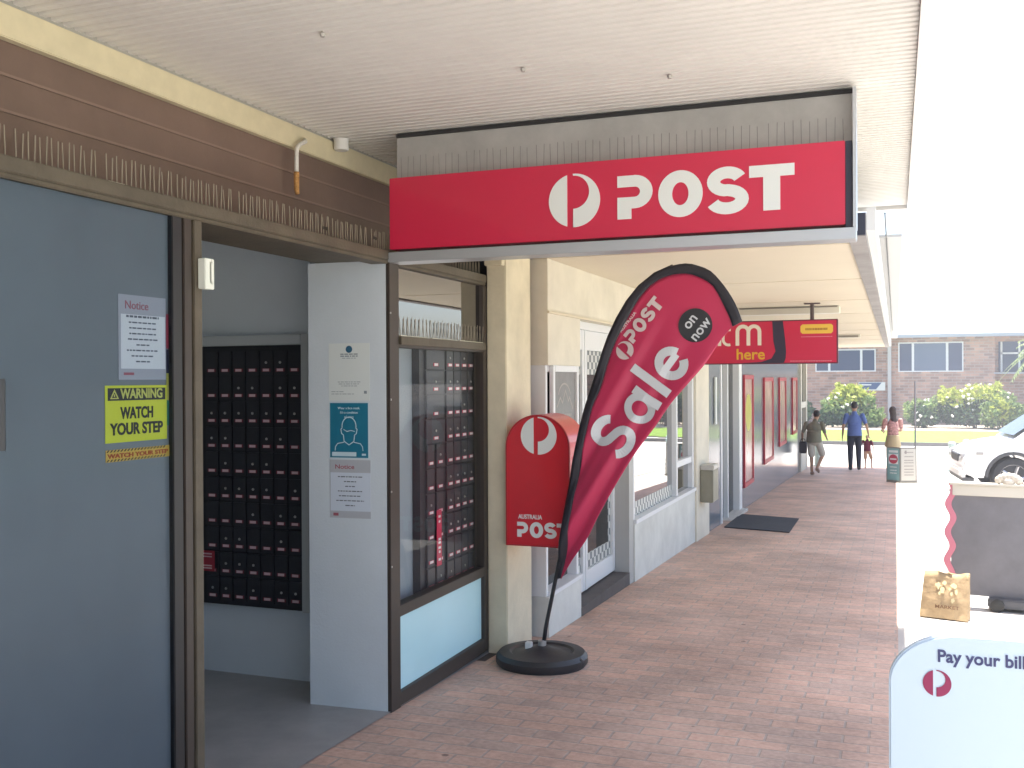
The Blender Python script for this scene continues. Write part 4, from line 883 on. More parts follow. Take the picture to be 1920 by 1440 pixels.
b = MB(); b.box(.10, .50, PY-.10, PY+.22, gz(2.4)+.006, gz(2.4)+.035); b.box(.28, .32, PY+.035, PY+.075, gz(2.4)+.036, .5); b.build('stand', M('stand_grey', (.3, .3, .31), .5), pb, bevel=.004)
# a-frame cafe boards
AFY = 23.3; ga = gz(AFY)
af = thing('a_frame_board', 'teal and white folding pavement board with round red logo', 'sign board', (.12, AFY, ga))
b = MB(); lean = .10
def leaned(b, fr): return b
fa = (V3((-.19, AFY, ga+.01)), V3((.86, -.5, 0)).normalized(), V3((0, .12, 1)).normalized(), V3((-.5, -.86, .1)).normalized())
fb_ = (V3((.085, AFY-.17, ga+.01)), V3((.93, .36, 0)).normalized(), V3((0, .12, 1)).normalized(), V3((.36, -.93, .1)).normalized())
for nm, f_, col, w_ in (('teal_leaf', fa, (.20, .36, .36), .33), ('white_leaf', fb_, (.60, .57, .50), .36)):
    b = MB(); b.prism(f_, rect(0, w_, 0, .76), -.02, 0); l_ = b.build(nm, M('frame_taupe', (.20, .19, .16), .6), af)
    b = MB(); b.prism(f_, rect(.025, w_-.025, .05, .73), .0005, .003); b.build('sheet', M(nm+'_sheet', col, .5), l_)
b = MB(); b.prism(fa, arc(.165, .50, .105, 0, 350, 20, .10), .0035, .005); b.build('red_logo', M('logo_red', (.42, .05, .08), .5), af)
b = MB(); b.prism(fa, rect(.055, .275, .395, .61), .0031, .0034); b.build('white_square', M('poster_white', (.6, .6, .6)), af)
b = MB(); b.prism(fa, rect(.06, .27, .64, .69), .0035, .005); q = random.Random(1)
for zz in (.32, .25, .19): bars(b, fa, .165, zz, .16, .02, q, .005)
b.prism(fa, rect(.09, .24, .485, .515), .0052, .006); b.build('white_print', M('poster_white', (.6, .6, .6)), af)
b = MB(); b.prism(fb_, rect(.10, .14, .62, .69), .0035, .005)
for zz in (.64, .55, .47, .42, .35, .28, .22, .16): bars(b, fb_, .19, zz, .2, .02, q, .0045)
b.build('dark_print', M('faint_ink', (.30, .26, .23), .6), af)
b = MB(); b.tube([(.40, AFY+.3, gz(AFY+.3)), (.395, AFY+.3, 1.53)], .018, 8); b.lathe((.40, AFY+.3, gz(AFY+.3)), [(.12, 0), (.12, .02), (.03, .04)], 16)
tag(recentre(b.build('thin_pole', M('pole_grey', (.22, .21, .22), .5))), 'thin grey pole rising behind the folding pavement board', 'pole')
# bollards
BOL = M('bollard_mint', (.40, .50, .47), .5, var=.1)
b0 = thing('bollard', 'pale mint bollard standing at the nose of the white car', 'bollard', (1.335, 28, gz(28)), 'bollards by the kerb')
b = MB(); b.lathe((0,0,0), [(.085, 0), (.085, .60), (.07, .61), (.07, .63), (.09, .64), (.09, .72), (.05, .76)], 16); b.build('post', BOL, b0, local=True, smooth='auto')
b = MB(); b.lathe((0,0,0), [(.12, 0), (.12, .03), (.09, .05)], 16); b.build('foot', BOL, b0, local=True)
dup(b0, (1.80, 30.2, gz(30.2)), label='second mint bollard, just behind the bonnet of the white car')
dup(b0, (-2.0, 28.9, gz(28.9)), label='pale mint bollard beside the man in the olive shirt')

# ------------------------------------------------------------------ white car
def make_car():
    c = thing('parked_car', 'white four wheel drive parked nose towards the footpath', 'car', (3.2, 21.1, gz(20.5)))
    PNT = M('car_white', (.74, .74, .74), .28, coat=.6); TRM = M('car_trim', (.05, .05, .055), .5); GLS = M('car_glass', (.05, .06, .08), .08)
    # local: nose at x=-2.2, width along y -0.9..0.9, near side is -0.9
    def arch(cx, r): return [(cx+r*math.cos(rad(a)), .36+r*math.sin(rad(a))) for a in range(180, -1, -15)]
    side = [(-2.16, .42), (-2.22, .58), (-2.19, .72), (-2.10, .83), (-1.92, .92), (-1.6, .99), (-1.3, 1.04), (-.95, 1.10), (2.2, 1.12), (2.28, .9), (2.26, .45)] 
    under = [(2.0, .36)] + arch(1.42, .44)[::-1] + [(.9, .30), (-.9, .30)] + arch(-1.36, .44)[::-1] + [(-1.95, .36)]
    frc = (V3((0,0,0)), V3((1,0,0)), V3((0,0,1)), V3((0,-1,0)))
    b = MB(); b.prism(frc, side+under, -.90, .90); body = b.build('body', PNT, c, local=True, bevel=.045, smooth='auto', seg=3)
    b = MB(); gh = [(-1.38, 1.03), (-.62, 1.62), (-.35, 1.70), (1.95, 1.70), (2.2, 1.12)]
    vs = [(x, -.86+.16*max(0, (z-1.1)/.6), z) for x, z in gh]+[(x, .86-.16*max(0, (z-1.1)/.6), z) for x, z in gh]; k = len(gh)
    b.add(vs, [tuple(range(k)), tuple(range(2*k-1, k-1, -1))]+[(i, k+i, k+(i+1)%k, (i+1)%k) for i in range(k)]); b.build('cabin', PNT, c, local=True, bevel=.03, smooth='auto')
    b = MB(); b.quad((-1.33, -.77, 1.125), (-1.33, .77, 1.125), (-.65, .70, 1.61), (-.65, -.70, 1.61)); b.v = [v+V3((-.012, 0, .012)) for v in b.v]; b.build('windscreen', GLS, c, local=True)
    for s_ in (-1, 1):
        b = MB(); f = lambda x, z: (x, s_*(.875-.16*max(0, (z-1.1)/.6)), z)
        b.add([f(-1.12, 1.15), f(.45, 1.15), f(.45, 1.6), f(-.5, 1.6)], [(0,1,2,3)]); b.add([f(.52, 1.15), f(1.4, 1.15), f(1.4, 1.6), f(.52, 1.6)], [(0,1,2,3)]); b.build('side_window', GLS, c, local=True)
        b = MB(); b.box(-2.20, -2.02, s_*.70-.12, s_*.70+.17, .70, .80); b.build('headlight', M('lamp_glass', (.45, .46, .48), .15), c, local=True, bevel=.02)
        b = MB(); b.box(-.75, -.55, s_*.93-.08, s_*.93+.08, 1.08, 1.24); b.build('mirror', PNT, c, local=True, bevel=.03)
        b = MB(); b.box(-1.98, -1.86, s_*.9-.012, s_*.9+.012, .78, .83); b.build('marker_lamp', M('lamp_grey', (.35, .33, .31), .3), c, local=True)
        b = MB(); b.lathe((-2.16, s_*.6, .52), [(.06, 0), (.055, .02)], 14, V3((-1,0,0))); b.build('fog_lamp', TRM, c, local=True)
        for cx in (-1.36, 1.42):
            b = MB(); b.lathe((cx, s_*.66, .37), [(.25, 0), (.35, .01), (.37, .06), (.37, .18), (.345, .225), (.25, .235)], 28, V3((0, s_, 0))); wl = b.build('wheel', M('tyre_black', (.022, .022, .026), .8), c, local=True, smooth='auto')
            b = MB(); b.lathe((cx, s_*.66, .37), [(.24, .19), (.24, .236), (.20, .225), (.06, .215), (.05, .24), (.0, .24)], 24, V3((0, s_, 0)))
            for a in range(5):
                q = a*2*math.pi/5; b.tube([(cx, s_*.885, .37), (cx+.22*math.cos(q), s_*.895, .37+.22*math.sin(q))], .028, 6)
            b.build('rim', M('alloy', (.42, .42, .44), .3, .8), wl, local=True)
            b = MB(); ring = [(cx+.47*math.cos(rad(a)), .36+.47*math.sin(rad(a))) for a in range(178, 1, -11)]; ring2 = [(cx+.425*math.cos(rad(a)), .36+.425*math.sin(rad(a))) for a in range(178, 1, -11)]
            b.strip((V3((0, s_*.9, 0)), V3((1,0,0)), V3((0,0,1)), V3((0, s_, 0))), ring, ring2, -.03, .015); b.build('arch_trim', TRM, c, local=True)
    b = MB(); b.box(-2.225, -2.10, -.40, .40, .62, .76)
    b.build('grille', TRM, c, local=True, bevel=.01)
    b = MB(); b.box(-2.26, -2.10, -.86, .86, .36, .54); b.build('bumper', PNT, c, local=True, bevel=.05, smooth='auto')
    b = MB(); b.box(-2.20, -2.0, -.80, .80, .29, .355); b.build('skid_lip', TRM, c, local=True)
    return c
car = make_car(); car.location = (3.26, 21.25, gz(20.9)); car.rotation_euler = (0, 0, rad(5))

# ------------------------------------------------------------------ building across the side street
FB = 62.0; GB = -1.2
fbk = brick_mat('house_brick', (.46, .285, .215), (.22, .145, .12), (.38, .32, .29), .46, .16, 'xz', .02, .2, .85, .004)
hb = thing('brick_building', 'two storey brown brick building with white metal roof across the side street', 'building', (0, FB+5, GB))
b = MB(); b.box(-24, 5.15, FB, FB+9, GB, 4.02); b.box(5.15, 20, FB+.8, FB+9, GB, 3.9); b.build('wall', fbk, hb)
b = MB(); vs = [(-25, FB-.7, 4.03), (21, FB-.7, 4.03), (21, FB+11, 4.03), (-25, FB+11, 4.03), (-16, FB+5, 6.5), (-2.0, FB+5, 6.5), (13, FB+5, 5.6)]
b.add(vs, [(3,2,1,0), (0,1,6,5,4), (1,2,6), (2,3,4,5,6), (3,0,4)]); b.build('roof', M('roof_white_metal', (.62, .66, .70), .4, var=.05), hb)
b = MB(); b.box(-25, 21, FB-.76, FB-.70, 3.86, 4.05); b.build('gutter', M('gutter_blue_grey', (.34, .38, .44), .5), hb)
b = MB(); b.box(-.42, -.22, FB-.11, FB-.01, GB, 3.85); b.build('downpipe', M('downpipe_pale', (.50, .50, .50), .5), hb)
WIN_F = M('window_white', (.62, .65, .68), .5); WG = M('window_blue_glass', (.028, .055, .12), .10); WGL = M('window_sky_glass', (.075, .125, .21), .12)
def far_window(x0, x1, z0, z1, divs, light=()):
    w_ = MB(); f_ = .07
    w_.box(x0, x1, FB-.05, FB+.0, z0, z0+f_); w_.box(x0, x1, FB-.05, FB, z1-f_, z1)
    xs = [x0]+[x for x in divs]+[x1]
    for i, x in enumerate(xs):
        a_ = x if i == 0 else (x-f_ if i == len(xs)-1 else x-f_/2-.03); w_.box(a_, a_+f_+(.06 if 0 < i < len(xs)-1 else 0), FB-.047, FB, z0+f_+.001, z1-f_-.001)
    wo_ = w_.build('window', WIN_F, hb)
    for i in range(len(xs)-1):
        b = MB(); b.box(xs[i]+.04, xs[i+1]-.04, FB-.02, FB-.006, z0+.03, z1-.03); b.build('pane', WGL if i in light else WG, wo_)
far_window(-4.40, -1.06, 1.97, 3.28, (-3.62, -1.85))
far_window(.15, 3.56, 1.93, 3.62, (.93, 2.72), (1,))
far_window(-9.5, -6.2, 1.97, 3.28, (-8.7, -7.0))
w_ = MB(); w_.box(5.5, 7.6, FB+.72, FB+.79, 2.9, 3.0); w_.box(5.5, 5.6, FB+.72, FB+.79, 1.9, 3.6); w_.box(6.4, 6.5, FB+.72, FB+.79, 1.9, 3.6); wo_ = w_.build('window', WIN_F, hb)
b = MB(); b.box(5.4, 7.7, FB+.76, FB+.795, 1.9, 3.6); b.build('pane', WG, wo_)
b = MB(); b.box(5.1, 7.0, FB-.02, FB+.7, 1.80, 1.88); b.build('window_ledge', M('gutter_blue_grey', (.3, .3, .3)), hb)
sgn = thing('wall_sign', 'small blue and white sign on the brown brick wall above the left shrub', 'sign', (-1.3, FB, .9))
b = MB(); b.box(-2.0, -.55, FB-.06, FB-.005, .88, 1.36); b.build('white_board', M('poster_white', (.7, .7, .7)), sgn)
b = MB(); b.prism(FY(FB-.06), [(-1.97, .95), (-1.05, .95), (-.75, 1.33), (-1.97, 1.33)], .0005, .01); b.build('blue_field', M('sign_blue', (.05, .10, .22), .5), sgn)
b = MB(); b.prism(FY(FB-.07), rect(-1.9, -1.3, 1.17, 1.25), .0005, .01); b.build('white_print', M('poster_white', (.7, .7, .7)), sgn)

# ------------------------------------------------------------------ shrubs and trees
def leaf_cloud(mb, c, r, n, size, q, flat=.6, lo=-1):
    for _ in range(n):
        while True:
            d = V3((q.uniform(-1, 1), q.uniform(-1, 1), q.uniform(lo, 1)))
            if d.length <= 1 and d.length > .35: break
        p = V3(c)+V3((d.x*r[0], d.y*r[1], d.z*r[2])); s_ = size*q.uniform(.5, 1.3)
        a = V3((q.uniform(-1, 1), q.uniform(-1, 1), q.uniform(-.7, .7))).normalized(); t = a.orthogonal().normalized(); t = Matrix.Rotation(q.uniform(0, 6.28), 3, a) @ t; bt = a.cross(t)
        mb.add([p-t*s_, p+bt*s_*.45, p+t*s_, p-bt*s_*.45], [(0,1,2,3)])
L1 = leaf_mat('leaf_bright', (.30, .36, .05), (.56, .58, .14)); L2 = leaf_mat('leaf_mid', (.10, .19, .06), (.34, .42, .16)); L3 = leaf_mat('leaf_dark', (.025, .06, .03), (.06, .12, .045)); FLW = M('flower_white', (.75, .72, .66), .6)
WOOD = M('bark', (.12, .085, .06), .9, var=.3, vscale=6, bump=.5)
def shrub(c, clumps, mats, n, size, label, seed, flowers=0, group='shrubs in the garden bed'):
    q = random.Random(seed); t = thing('shrub', label, 'shrub', (c[0], c[1], -1.02), group)
    bms = {}
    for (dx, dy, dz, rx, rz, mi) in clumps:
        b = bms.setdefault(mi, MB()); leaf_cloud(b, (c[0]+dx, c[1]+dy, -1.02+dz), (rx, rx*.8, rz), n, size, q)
    for k in range(22):                                             # ragged shoots beyond the main clumps
        cl = q.choice(clumps); a = q.uniform(0, 6.28); e = q.uniform(0, 1.4); rr_ = q.uniform(.16, .34)
        leaf_cloud(bms[cl[5]], (c[0]+cl[0]+cl[3]*1.02*math.cos(a)*math.cos(e), c[1]+cl[1]+cl[3]*.8*math.sin(a)*math.cos(e), -1.02+cl[2]+cl[4]*1.05*math.sin(e)), (rr_, rr_, rr_*1.2), 50, size*.9, q)
    for mi, b in bms.items(): b.build('foliage', mats[mi], t)
    b = MB()
    for k in range(7): a = q.uniform(0, 6.28); h = q.uniform(.5, 1.0)*max(z for _,_,z,_,_,_ in clumps); b.tube([(c[0]+.1*math.cos(a), c[1]+.1*math.sin(a), -1.1), (c[0]+.5*math.cos(a), c[1]+.4*math.sin(a), -1.0+h)], [.03, .012], 5)
    b.build('stems', WOOD, t)
    if flowers:
        b = MB()
        for k in range(flowers):
            cl = q.choice(clumps); a = q.uniform(0, 6.28); e = q.uniform(-.2, 1.2); p = V3((c[0]+cl[0]+cl[3]*math.cos(a)*math.cos(e), c[1]+cl[1]-cl[3]*.85*abs(math.sin(a)*math.cos(e)), -1.02+cl[2]+cl[4]*math.sin(e)))
            for j in range(4): b.ball(p+V3((q.uniform(-.06, .06), q.uniform(-.06, .06), q.uniform(-.05, .05))), q.uniform(.03, .06), 6, 4)
        b.build('flowers', FLW, t)
    return t
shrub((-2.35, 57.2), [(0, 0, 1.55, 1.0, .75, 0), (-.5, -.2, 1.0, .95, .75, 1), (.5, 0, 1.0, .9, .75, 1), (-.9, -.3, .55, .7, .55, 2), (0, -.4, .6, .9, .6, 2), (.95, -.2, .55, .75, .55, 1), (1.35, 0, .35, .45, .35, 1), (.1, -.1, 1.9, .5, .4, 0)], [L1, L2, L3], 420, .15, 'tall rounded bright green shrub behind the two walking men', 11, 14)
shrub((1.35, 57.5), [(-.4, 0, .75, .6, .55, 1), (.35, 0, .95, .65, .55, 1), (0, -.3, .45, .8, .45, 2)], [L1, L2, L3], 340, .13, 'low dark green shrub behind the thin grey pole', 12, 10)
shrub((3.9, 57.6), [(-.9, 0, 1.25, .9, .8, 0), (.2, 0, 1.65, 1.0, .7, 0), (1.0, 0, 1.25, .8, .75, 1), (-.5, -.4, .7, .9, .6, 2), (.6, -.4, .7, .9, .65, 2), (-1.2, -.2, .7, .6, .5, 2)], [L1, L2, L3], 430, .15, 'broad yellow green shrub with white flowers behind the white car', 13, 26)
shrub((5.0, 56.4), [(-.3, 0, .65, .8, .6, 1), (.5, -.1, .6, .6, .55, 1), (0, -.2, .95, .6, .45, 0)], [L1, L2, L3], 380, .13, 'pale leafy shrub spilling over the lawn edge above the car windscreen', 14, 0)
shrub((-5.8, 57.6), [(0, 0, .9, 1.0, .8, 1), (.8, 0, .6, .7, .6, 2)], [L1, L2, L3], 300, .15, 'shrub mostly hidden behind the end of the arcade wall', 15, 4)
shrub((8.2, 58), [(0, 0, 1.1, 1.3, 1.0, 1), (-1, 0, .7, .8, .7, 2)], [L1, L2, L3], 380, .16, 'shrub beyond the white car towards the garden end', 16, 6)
# palm at the right
pm = thing('palm_tree', 'pale green palm with drooping fronds at the right edge by the brick building', 'tree', (7.3, 56, -1.05))
b = MB(); b.tube([(7.3, 56, -1.1), (7.35, 56, 1.2), (7.25, 56, 3.1)], [.22, .17, .13], 10); b.build('trunk', WOOD, pm)
b = MB(); q = random.Random(21)
for k in range(30):
    a = q.uniform(0, 6.28); e = q.uniform(-.1, 1.1); Lf = q.uniform(1.6, 2.5); pts = []
    for i in range(9):
        s_ = i/8; pts.append(V3((7.25+math.cos(a)*Lf*s_*math.cos(e*(1-s_)), 56+math.sin(a)*Lf*s_*math.cos(e*(1-s_)), 3.1+Lf*(math.sin(e)*s_-.75*s_*s_))))
    side = V3((-math.sin(a), math.cos(a), 0))
    for i in range(1, 9):
        for j in range(3):
            p = pts[i-1].lerp(pts[i], j/3); w_ = .42*(1-(i/9)**2)+.08
            for sg_ in (-1, 1):
                d_ = side*sg_*w_+V3((0, 0, -.28*w_)); dr = (pts[i]-pts[i-1]).normalized()*.05; b.add([p-dr, p+dr, p+d_+dr*3], [(0,1,2)])
b.build('fronds', leaf_mat('palm_leaf', (.14, .20, .07), (.30, .36, .16)), pm)
def tree(loc, h, r, label, seed, mats):  # made-up trees across the street, there for the window reflections
    q = random.Random(seed); t = thing('tree', label, 'tree', loc, 'trees added for the window reflections')
    x, y, z = loc; b = MB(); b.tube([(x, y, z-.1), (x+.1, y, z+h*.35), (x, y+.1, z+h*.7)], [.22, .16, .07], 10)
    for k in range(7): a = k*.9; b.tube([(x+.05, y, z+h*(.35+.04*k)), (x+r*.6*math.cos(a), y+r*.6*math.sin(a), z+h*(.6+.05*k))], [.08, .02], 6)
    b.build('trunk', WOOD, t); b1 = MB(); b2 = MB()
    for k in range(14):
        a = q.uniform(0, 6.28); d = q.uniform(0, .7)*r; leaf_cloud(b1 if k % 2 else b2, (x+d*math.cos(a), y+d*math.sin(a), z+h*q.uniform(.55, .95)), (r*.42, r*.42, r*.32), 160, .22, q)
    b1.build('crown', mats[0], t); b2.build('crown', mats[1], t)
tree((24, 4, .3), 6.5, 3.2, 'added tree on the far verge, put in for the window reflections', 31, (L2, L3))
tree((26, 22, 0), 7, 3.4, 'larger added tree on the far verge, put in for the window reflections', 32, (L2, L3))

# ------------------------------------------------------------------ people
def fuse(mb, voxel, name, mat, parent):
    o = mb.build(name, mat, None); rm = o.modifiers.new('r', 'REMESH'); rm.mode = 'VOXEL'; rm.voxel_size = voxel; rm.use_smooth_shade = True
    sm = o.modifiers.new('s', 'SMOOTH'); sm.factor = .5; sm.iterations = 3
    dg = bpy.context.evaluated_depsgraph_get(); dg.update(); me = bpy.data.meshes.new_from_object(o.evaluated_get(dg))
    me.name = name; bpy.data.objects.remove(o); o2 = bpy.data.objects.new(name, me); COL.objects.link(o2); o2.parent = parent; me.materials.clear(); me.materials.append(mat)
    for p in me.polygons: p.use_smooth = True
    WORLD[o2.name] = V3((0,0,0)); return o2
def limb(mb, a, b_, r0, r1, n=12): mb.tube([a, V3(a).lerp(V3(b_), .35), b_], [r0, (r0*.6+r1*.4)*1.04, r1], n); mb.ball(a, r0*.98); mb.ball(b_, r1*.98)
def hand(mb, w, d, s=1.0):
    """palm and five curled fingers hanging along d from wrist w"""
    w = V3(w); d = V3(d).normalized(); sd_ = V3((0, 1, 0)) - d*d.y; sd_.normalize(); nr = d.cross(sd_)
    mb.ball(w+d*.045*s, (.020*s, .038*s, .048*s), 10, 7)
    for i, (o, l) in enumerate(((-.030, .062), (-.010, .075), (.011, .070), (.030, .055))):
        a = w+d*.08*s+sd_*o*s; m_ = a+d*l*.55*s+nr*.006; e = m_+d*l*.42*s+nr*.024*s; mb.tube([a, m_, e], [.010*s, .0095*s, .008*s], 6)
    a = w+d*.03*s+sd_*.036*s; mb.tube([a, a+d*.03*s+sd_*.026*s, a+d*.065*s+sd_*.030*s+nr*.01*s], [.012*s, .011*s, .009*s], 6)
def person(label, loc, rz, S, J, skin, outfit, hair, group='people walking past the arcade'):
    """J: joint table in metres at scale 1 (facing +Y); outfit: list of (part name, material, kind)"""
    t = thing('person', label, 'person', loc, group); t.rotation_euler = (0, 0, rz)
    P = {k: V3(v)*S for k, v in J.items() if isinstance(v, tuple)}; k = S
    sk = MB()
    hd = P['head']; ft = 1
    sk.ball(hd+V3((0, 0, .015*k)), (.076*k, .094*k, .112*k), 16, 12); sk.ball(hd+V3((0, .03*k, -.06*k)), (.056*k, .06*k, .06*k))
    sk.ball(hd+V3((0, .098*k, -.01*k)), (.013*k, .018*k, .022*k), 8, 6); sk.ball(hd+V3((0, .085*k, -.055*k)), (.024*k, .012*k, .009*k), 8, 6)
    for s_ in (-1, 1): sk.ball(hd+V3((s_*.078*k, -.005*k, 0)), (.012*k, .022*k, .032*k), 8, 6); sk.ball(hd+V3((s_*.03*k, .083*k, .02*k)), (.014*k, .01*k, .008*k), 8, 6)
    limb(sk, P['neck'], hd-V3((0,0,.04*k)), .058*k, .052*k)
    ch, pe = P['chest'], P['pelvis']; wd = J.get('w', 1)
    sk.ball(ch, (.155*k*wd, .105*k, .20*k), 16, 10); sk.ball(ch.lerp(pe, .55), (.135*k*wd, .105*k*J.get('belly', 1), .20*k), 16, 10); sk.ball(pe, (.158*k*wd, .115*k, .13*k), 16, 10)
    for s_ in 'LR':
        limb(sk, P['sh'+s_], P['el'+s_], .050*k, .038*k); limb(sk, P['el'+s_], P['wr'+s_], .037*k, .025*k); hand(sk, P['wr'+s_], P['wr'+s_]-P['el'+s_], k)
        limb(sk, P['hip'+s_], P['kn'+s_], .080*k, .053*k); limb(sk, P['kn'+s_], P['an'+s_], .054*k, .034*k)
        a = P['an'+s_]; f = P.get('toe'+s_, a+V3((0, .15*k, -.05*k))); sk.tube([a+V3((0, -.03*k, -.03*k)), a.lerp(f, .5)+V3((0,0,-.005*k)), f], [.036*k, .040*k, .026*k], 10)
    fuse(sk, .011*max(k, .75), 'body', skin, t)
    for nm, mat, kind in outfit:
        b = MB(); e = .018*k
        if kind == 'shirt':
            b.ball(ch, (.155*k*wd+e, .105*k+e, .185*k+e), 16, 10); b.ball(ch.lerp(pe, .55), (.142*k*wd+e, .108*k*J.get('belly', 1)+e, .2*k), 16, 10); hb_ = MB(); hb_.lathe((0,0,0), [(.170*k*wd+e, 0), (.160*k*wd+e, .12*k), (.150*k*wd+e, .3*k)], 20); b.add([pe+V3((v.x, v.y*.78*J.get('belly', 1), v.z-.07*k)) for v in hb_.v], hb_.f)
            for s_ in 'LR': b.ball(P['sh'+s_], .058*k); limb(b, P['sh'+s_], P['sh'+s_].lerp(P['el'+s_], J.get('sleeve', .75)), .060*k, .050*k)
            limb(b, P['neck']-V3((0,0,.03*k)), P['neck']+V3((0,0,.02*k)), .08*k, .066*k)
        elif kind in ('trousers', 'shorts'):
            b.ball(pe, (.158*k*wd+e, .115*k+e, .13*k+e), 16, 10)
            for s_ in 'LR':
                if kind == 'shorts': limb(b, P['hip'+s_], P['hip'+s_].lerp(P['kn'+s_], .88), .098*k, .092*k)
                else: limb(b, P['hip'+s_], P['kn'+s_], .095*k, .072*k); limb(b, P['kn'+s_], P['kn'+s_].lerp(P['an'+s_], .96), .072*k, .054*k)
        elif kind == 'shoes':
            for s_ in 'LR':
                a = P['an'+s_]; f = P.get('toe'+s_, a+V3((0, .15*k, -.05*k))); b.tube([a+V3((0, -.05*k, -.035*k)), a+V3((0, -.01*k, -.02*k)), a.lerp(f, .55), f+V3((0, .015*k, 0))], [.04*k, .048*k, .048*k, .03*k], 10); b.ball(f, .032*k)
        elif kind == 'dress':
            b.ball(ch, (.15*k*wd+e, .10*k+e, .18*k+e), 16, 10); b.lathe(P['pelvis']+V3((0,0,-.36*k)), [(.25*k, 0), (.21*k, .2*k), (.17*k, .38*k), (.145*k, .55*k), (.15*k, .7*k)], 24)
        elif kind == 'skirt': b.lathe(P['pelvis']+V3((0,0,-.22*k)), [(.20*k, 0), (.18*k, .16*k), (.155*k, .3*k)], 20)
        fuse(b, .012*max(k, .7), nm, mat, t)
    b = MB(); b.ball(hd+V3((0, -.018*k, .035*k)), (.086*k, .098*k, .104*k), 16, 12)
    if hair[1] == 'long':
        b.ball(hd+V3((0, -.06*k, -.10*k)), (.085*k, .055*k, .17*k), 14, 10); b.ball(hd+V3((.01*k, -.085*k, -.28*k)), (.075*k, .04*k, .2*k), 14, 10)
    b.v = [V3((v.x, min(v.y, hd.y+.045*k+max(0, (v.z-hd.z-.05*k)*1.1)), v.z)) for v in b.v]
    fuse(b, .011*max(k, .75), 'hair', hair[0], t); return t
SKN = M('skin_tan', (.40, .24, .16), .6); SKL = M('skin_light', (.52, .34, .25), .6); HB = M('hair_dark', (.025, .020, .018), .6); HBR = M('hair_brown', (.06, .04, .03), .6)
OLV = M('shirt_olive', (.17, .165, .12), .85, var=.1, vscale=8); SHW = M('shorts_stone', (.50, .48, .42), .85, var=.06); BLU = M('shirt_blue', (.10, .15, .36), .8, var=.08, vscale=8); NAV = M('trousers_navy', (.028, .03, .045), .85, var=.1); SHO = M('shoe_dark', (.03, .027, .025), .6)
walk = dict(head=(0, .03, 1.63), neck=(0, 0, 1.45), chest=(0, 0, 1.25), pelvis=(0, 0, .96), shL=(-.19, 0, 1.41), shR=(.19, 0, 1.41), elL=(-.27, -.02, 1.13), elR=(.29, -.03, 1.15), wrL=(-.29, .08, .88), wrR=(.34, .12, .93),
            hipL=(-.09, 0, .92), hipR=(.09, 0, .92), knL=(-.10, .05, .50), knR=(.10, .10, .50), anL=(-.10, -.02, .085), anR=(.105, .10, .085), toeL=(-.11, .13, .035), toeR=(.12, .25, .035), sleeve=.72)
PYb = 27.2
p1 = person('person in blue shirt and dark trousers walking away, arm held out to a child', (-.98, PYb, gz(PYb)+.004), rad(4), 1.0, walk, SKN, [('trousers', NAV, 'trousers'), ('shirt', BLU, 'shirt'), ('shoes', SHO, 'shoes')], (HB, 'short'))
st_ = dict(head=(.05, .10, 1.60), neck=(.02, .03, 1.43), chest=(0, 0, 1.23), pelvis=(0, -.02, .95), shL=(-.20, 0, 1.38), shR=(.20, .02, 1.38), elL=(-.30, -.02, 1.12), elR=(.27, .06, 1.11), wrL=(-.33, .10, .90), wrR=(.27, .26, 1.0),
            hipL=(-.09, 0, .92), hipR=(.10, 0, .92), knL=(-.08, .06, .50), knR=(.19, .18, .53), anL=(-.06, -.02, .085), anR=(.08, -.06, .20), toeL=(-.05, .13, .035), toeR=(.10, .06, .09), w=1.1, belly=1.25, sleeve=.85)
p2 = person('person in olive shirt and pale shorts mid-stride by the grey wall', (-1.80, 24.9, gz(24.9)+.004), rad(-6), .89, st_, SKN, [('shorts', SHW, 'shorts'), ('shirt', OLV, 'shirt'), ('sandals', M('sandal_tan', (.25, .16, .11), .7), 'shoes')], (HB, 'short'))
kid = dict(walk); kid.update(head=(0, .02, 1.58), wrL=(-.36, .05, 1.40), elL=(-.30, 0, 1.24), wrR=(.28, .10, .92), knR=(.18, .12, .52), anR=(.22, -.08, .14), toeR=(.24, .02, .06))
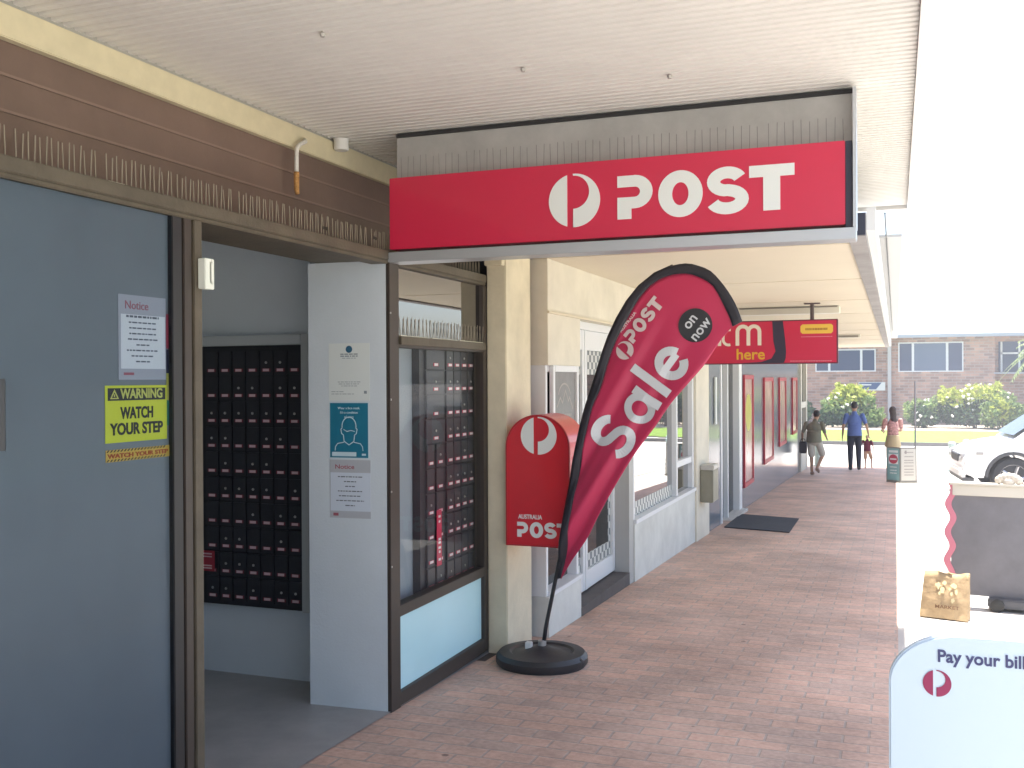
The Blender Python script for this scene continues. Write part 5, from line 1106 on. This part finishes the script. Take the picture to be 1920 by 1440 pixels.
p3 = person('small child in dark red top held by the hand of the person in blue', (-.70, 28.2, gz(28.2)+.004), rad(-10), .52, kid, SKL, [('shorts', M('shorts_peach', (.55, .36, .25), .85), 'shorts'), ('shirt', M('top_maroon', (.16, .03, .045), .85), 'shirt')], (M('hair_fair', (.45, .32, .18), .6), 'short'))
wm = dict(walk); wm.update(w=.82, elL=(-.24, .06, 1.15), wrL=(-.16, .22, 1.12), elR=(.24, .08, 1.15), wrR=(.15, .22, 1.14), knR=(.10, .03, .5), anR=(.10, 0, .085), toeR=(.12, .15, .035))
p4 = person('person with long dark hair in floral top and yellow skirt behind the pavement board', (-.06, 25.4, gz(25.4)+.004), rad(20), .93, wm, SKL, [('skirt', M('skirt_yellow', (.42, .33, .19), .85), 'skirt'), ('top', M('top_floral', (.42, .22, .20), .85, var=.6, vscale=26), 'shirt')], (HBR, 'long'))
bgp = thing('carry_bag', 'dark bag carried at the side of the person in the olive shirt', 'bag', (-2.02, 24.9, gz(24.9)+.6))
b = MB(); b.box(-2.14, -1.97, 24.86, 25.0, gz(24.9)+.52, gz(24.9)+.80); b.build('sack', M('bag_dark', (.05, .045, .05), .8), bgp, bevel=.02)
b = MB(); b.tube([(-2.12, 24.93, gz(24.9)+.79), (-2.10, 24.93, gz(24.9)+.86), (-2.02, 24.93, gz(24.9)+.86), (-2.0, 24.93, gz(24.9)+.79)], .01, 6); b.build('handle', M('bag_dark', (.05, .05, .05)), bgp)

GLARE_DENSITY = 0.003  # thin air volume added to stand in for veiling lens glare
glare = MB().box(-60, 70, -40, 61.0+30, -3.2, 8.5).build('glare_volume', bpy.data.materials.new('glare_air'))
glare['kind'] = 'stuff'; hm_ = glare.data.materials[0]; hm_.use_nodes = True; nn = hm_.node_tree.nodes
for x in list(nn):
    if x.type != 'OUTPUT_MATERIAL': nn.remove(x)
pv = nn.new('ShaderNodeVolumePrincipled'); pv.inputs['Color'].default_value = (.92, .93, .98, 1); pv.inputs['Density'].default_value = GLARE_DENSITY; pv.inputs['Anisotropy'].default_value = .2
hm_.node_tree.links.new(pv.outputs[0], nn['Material Output'].inputs['Volume'])
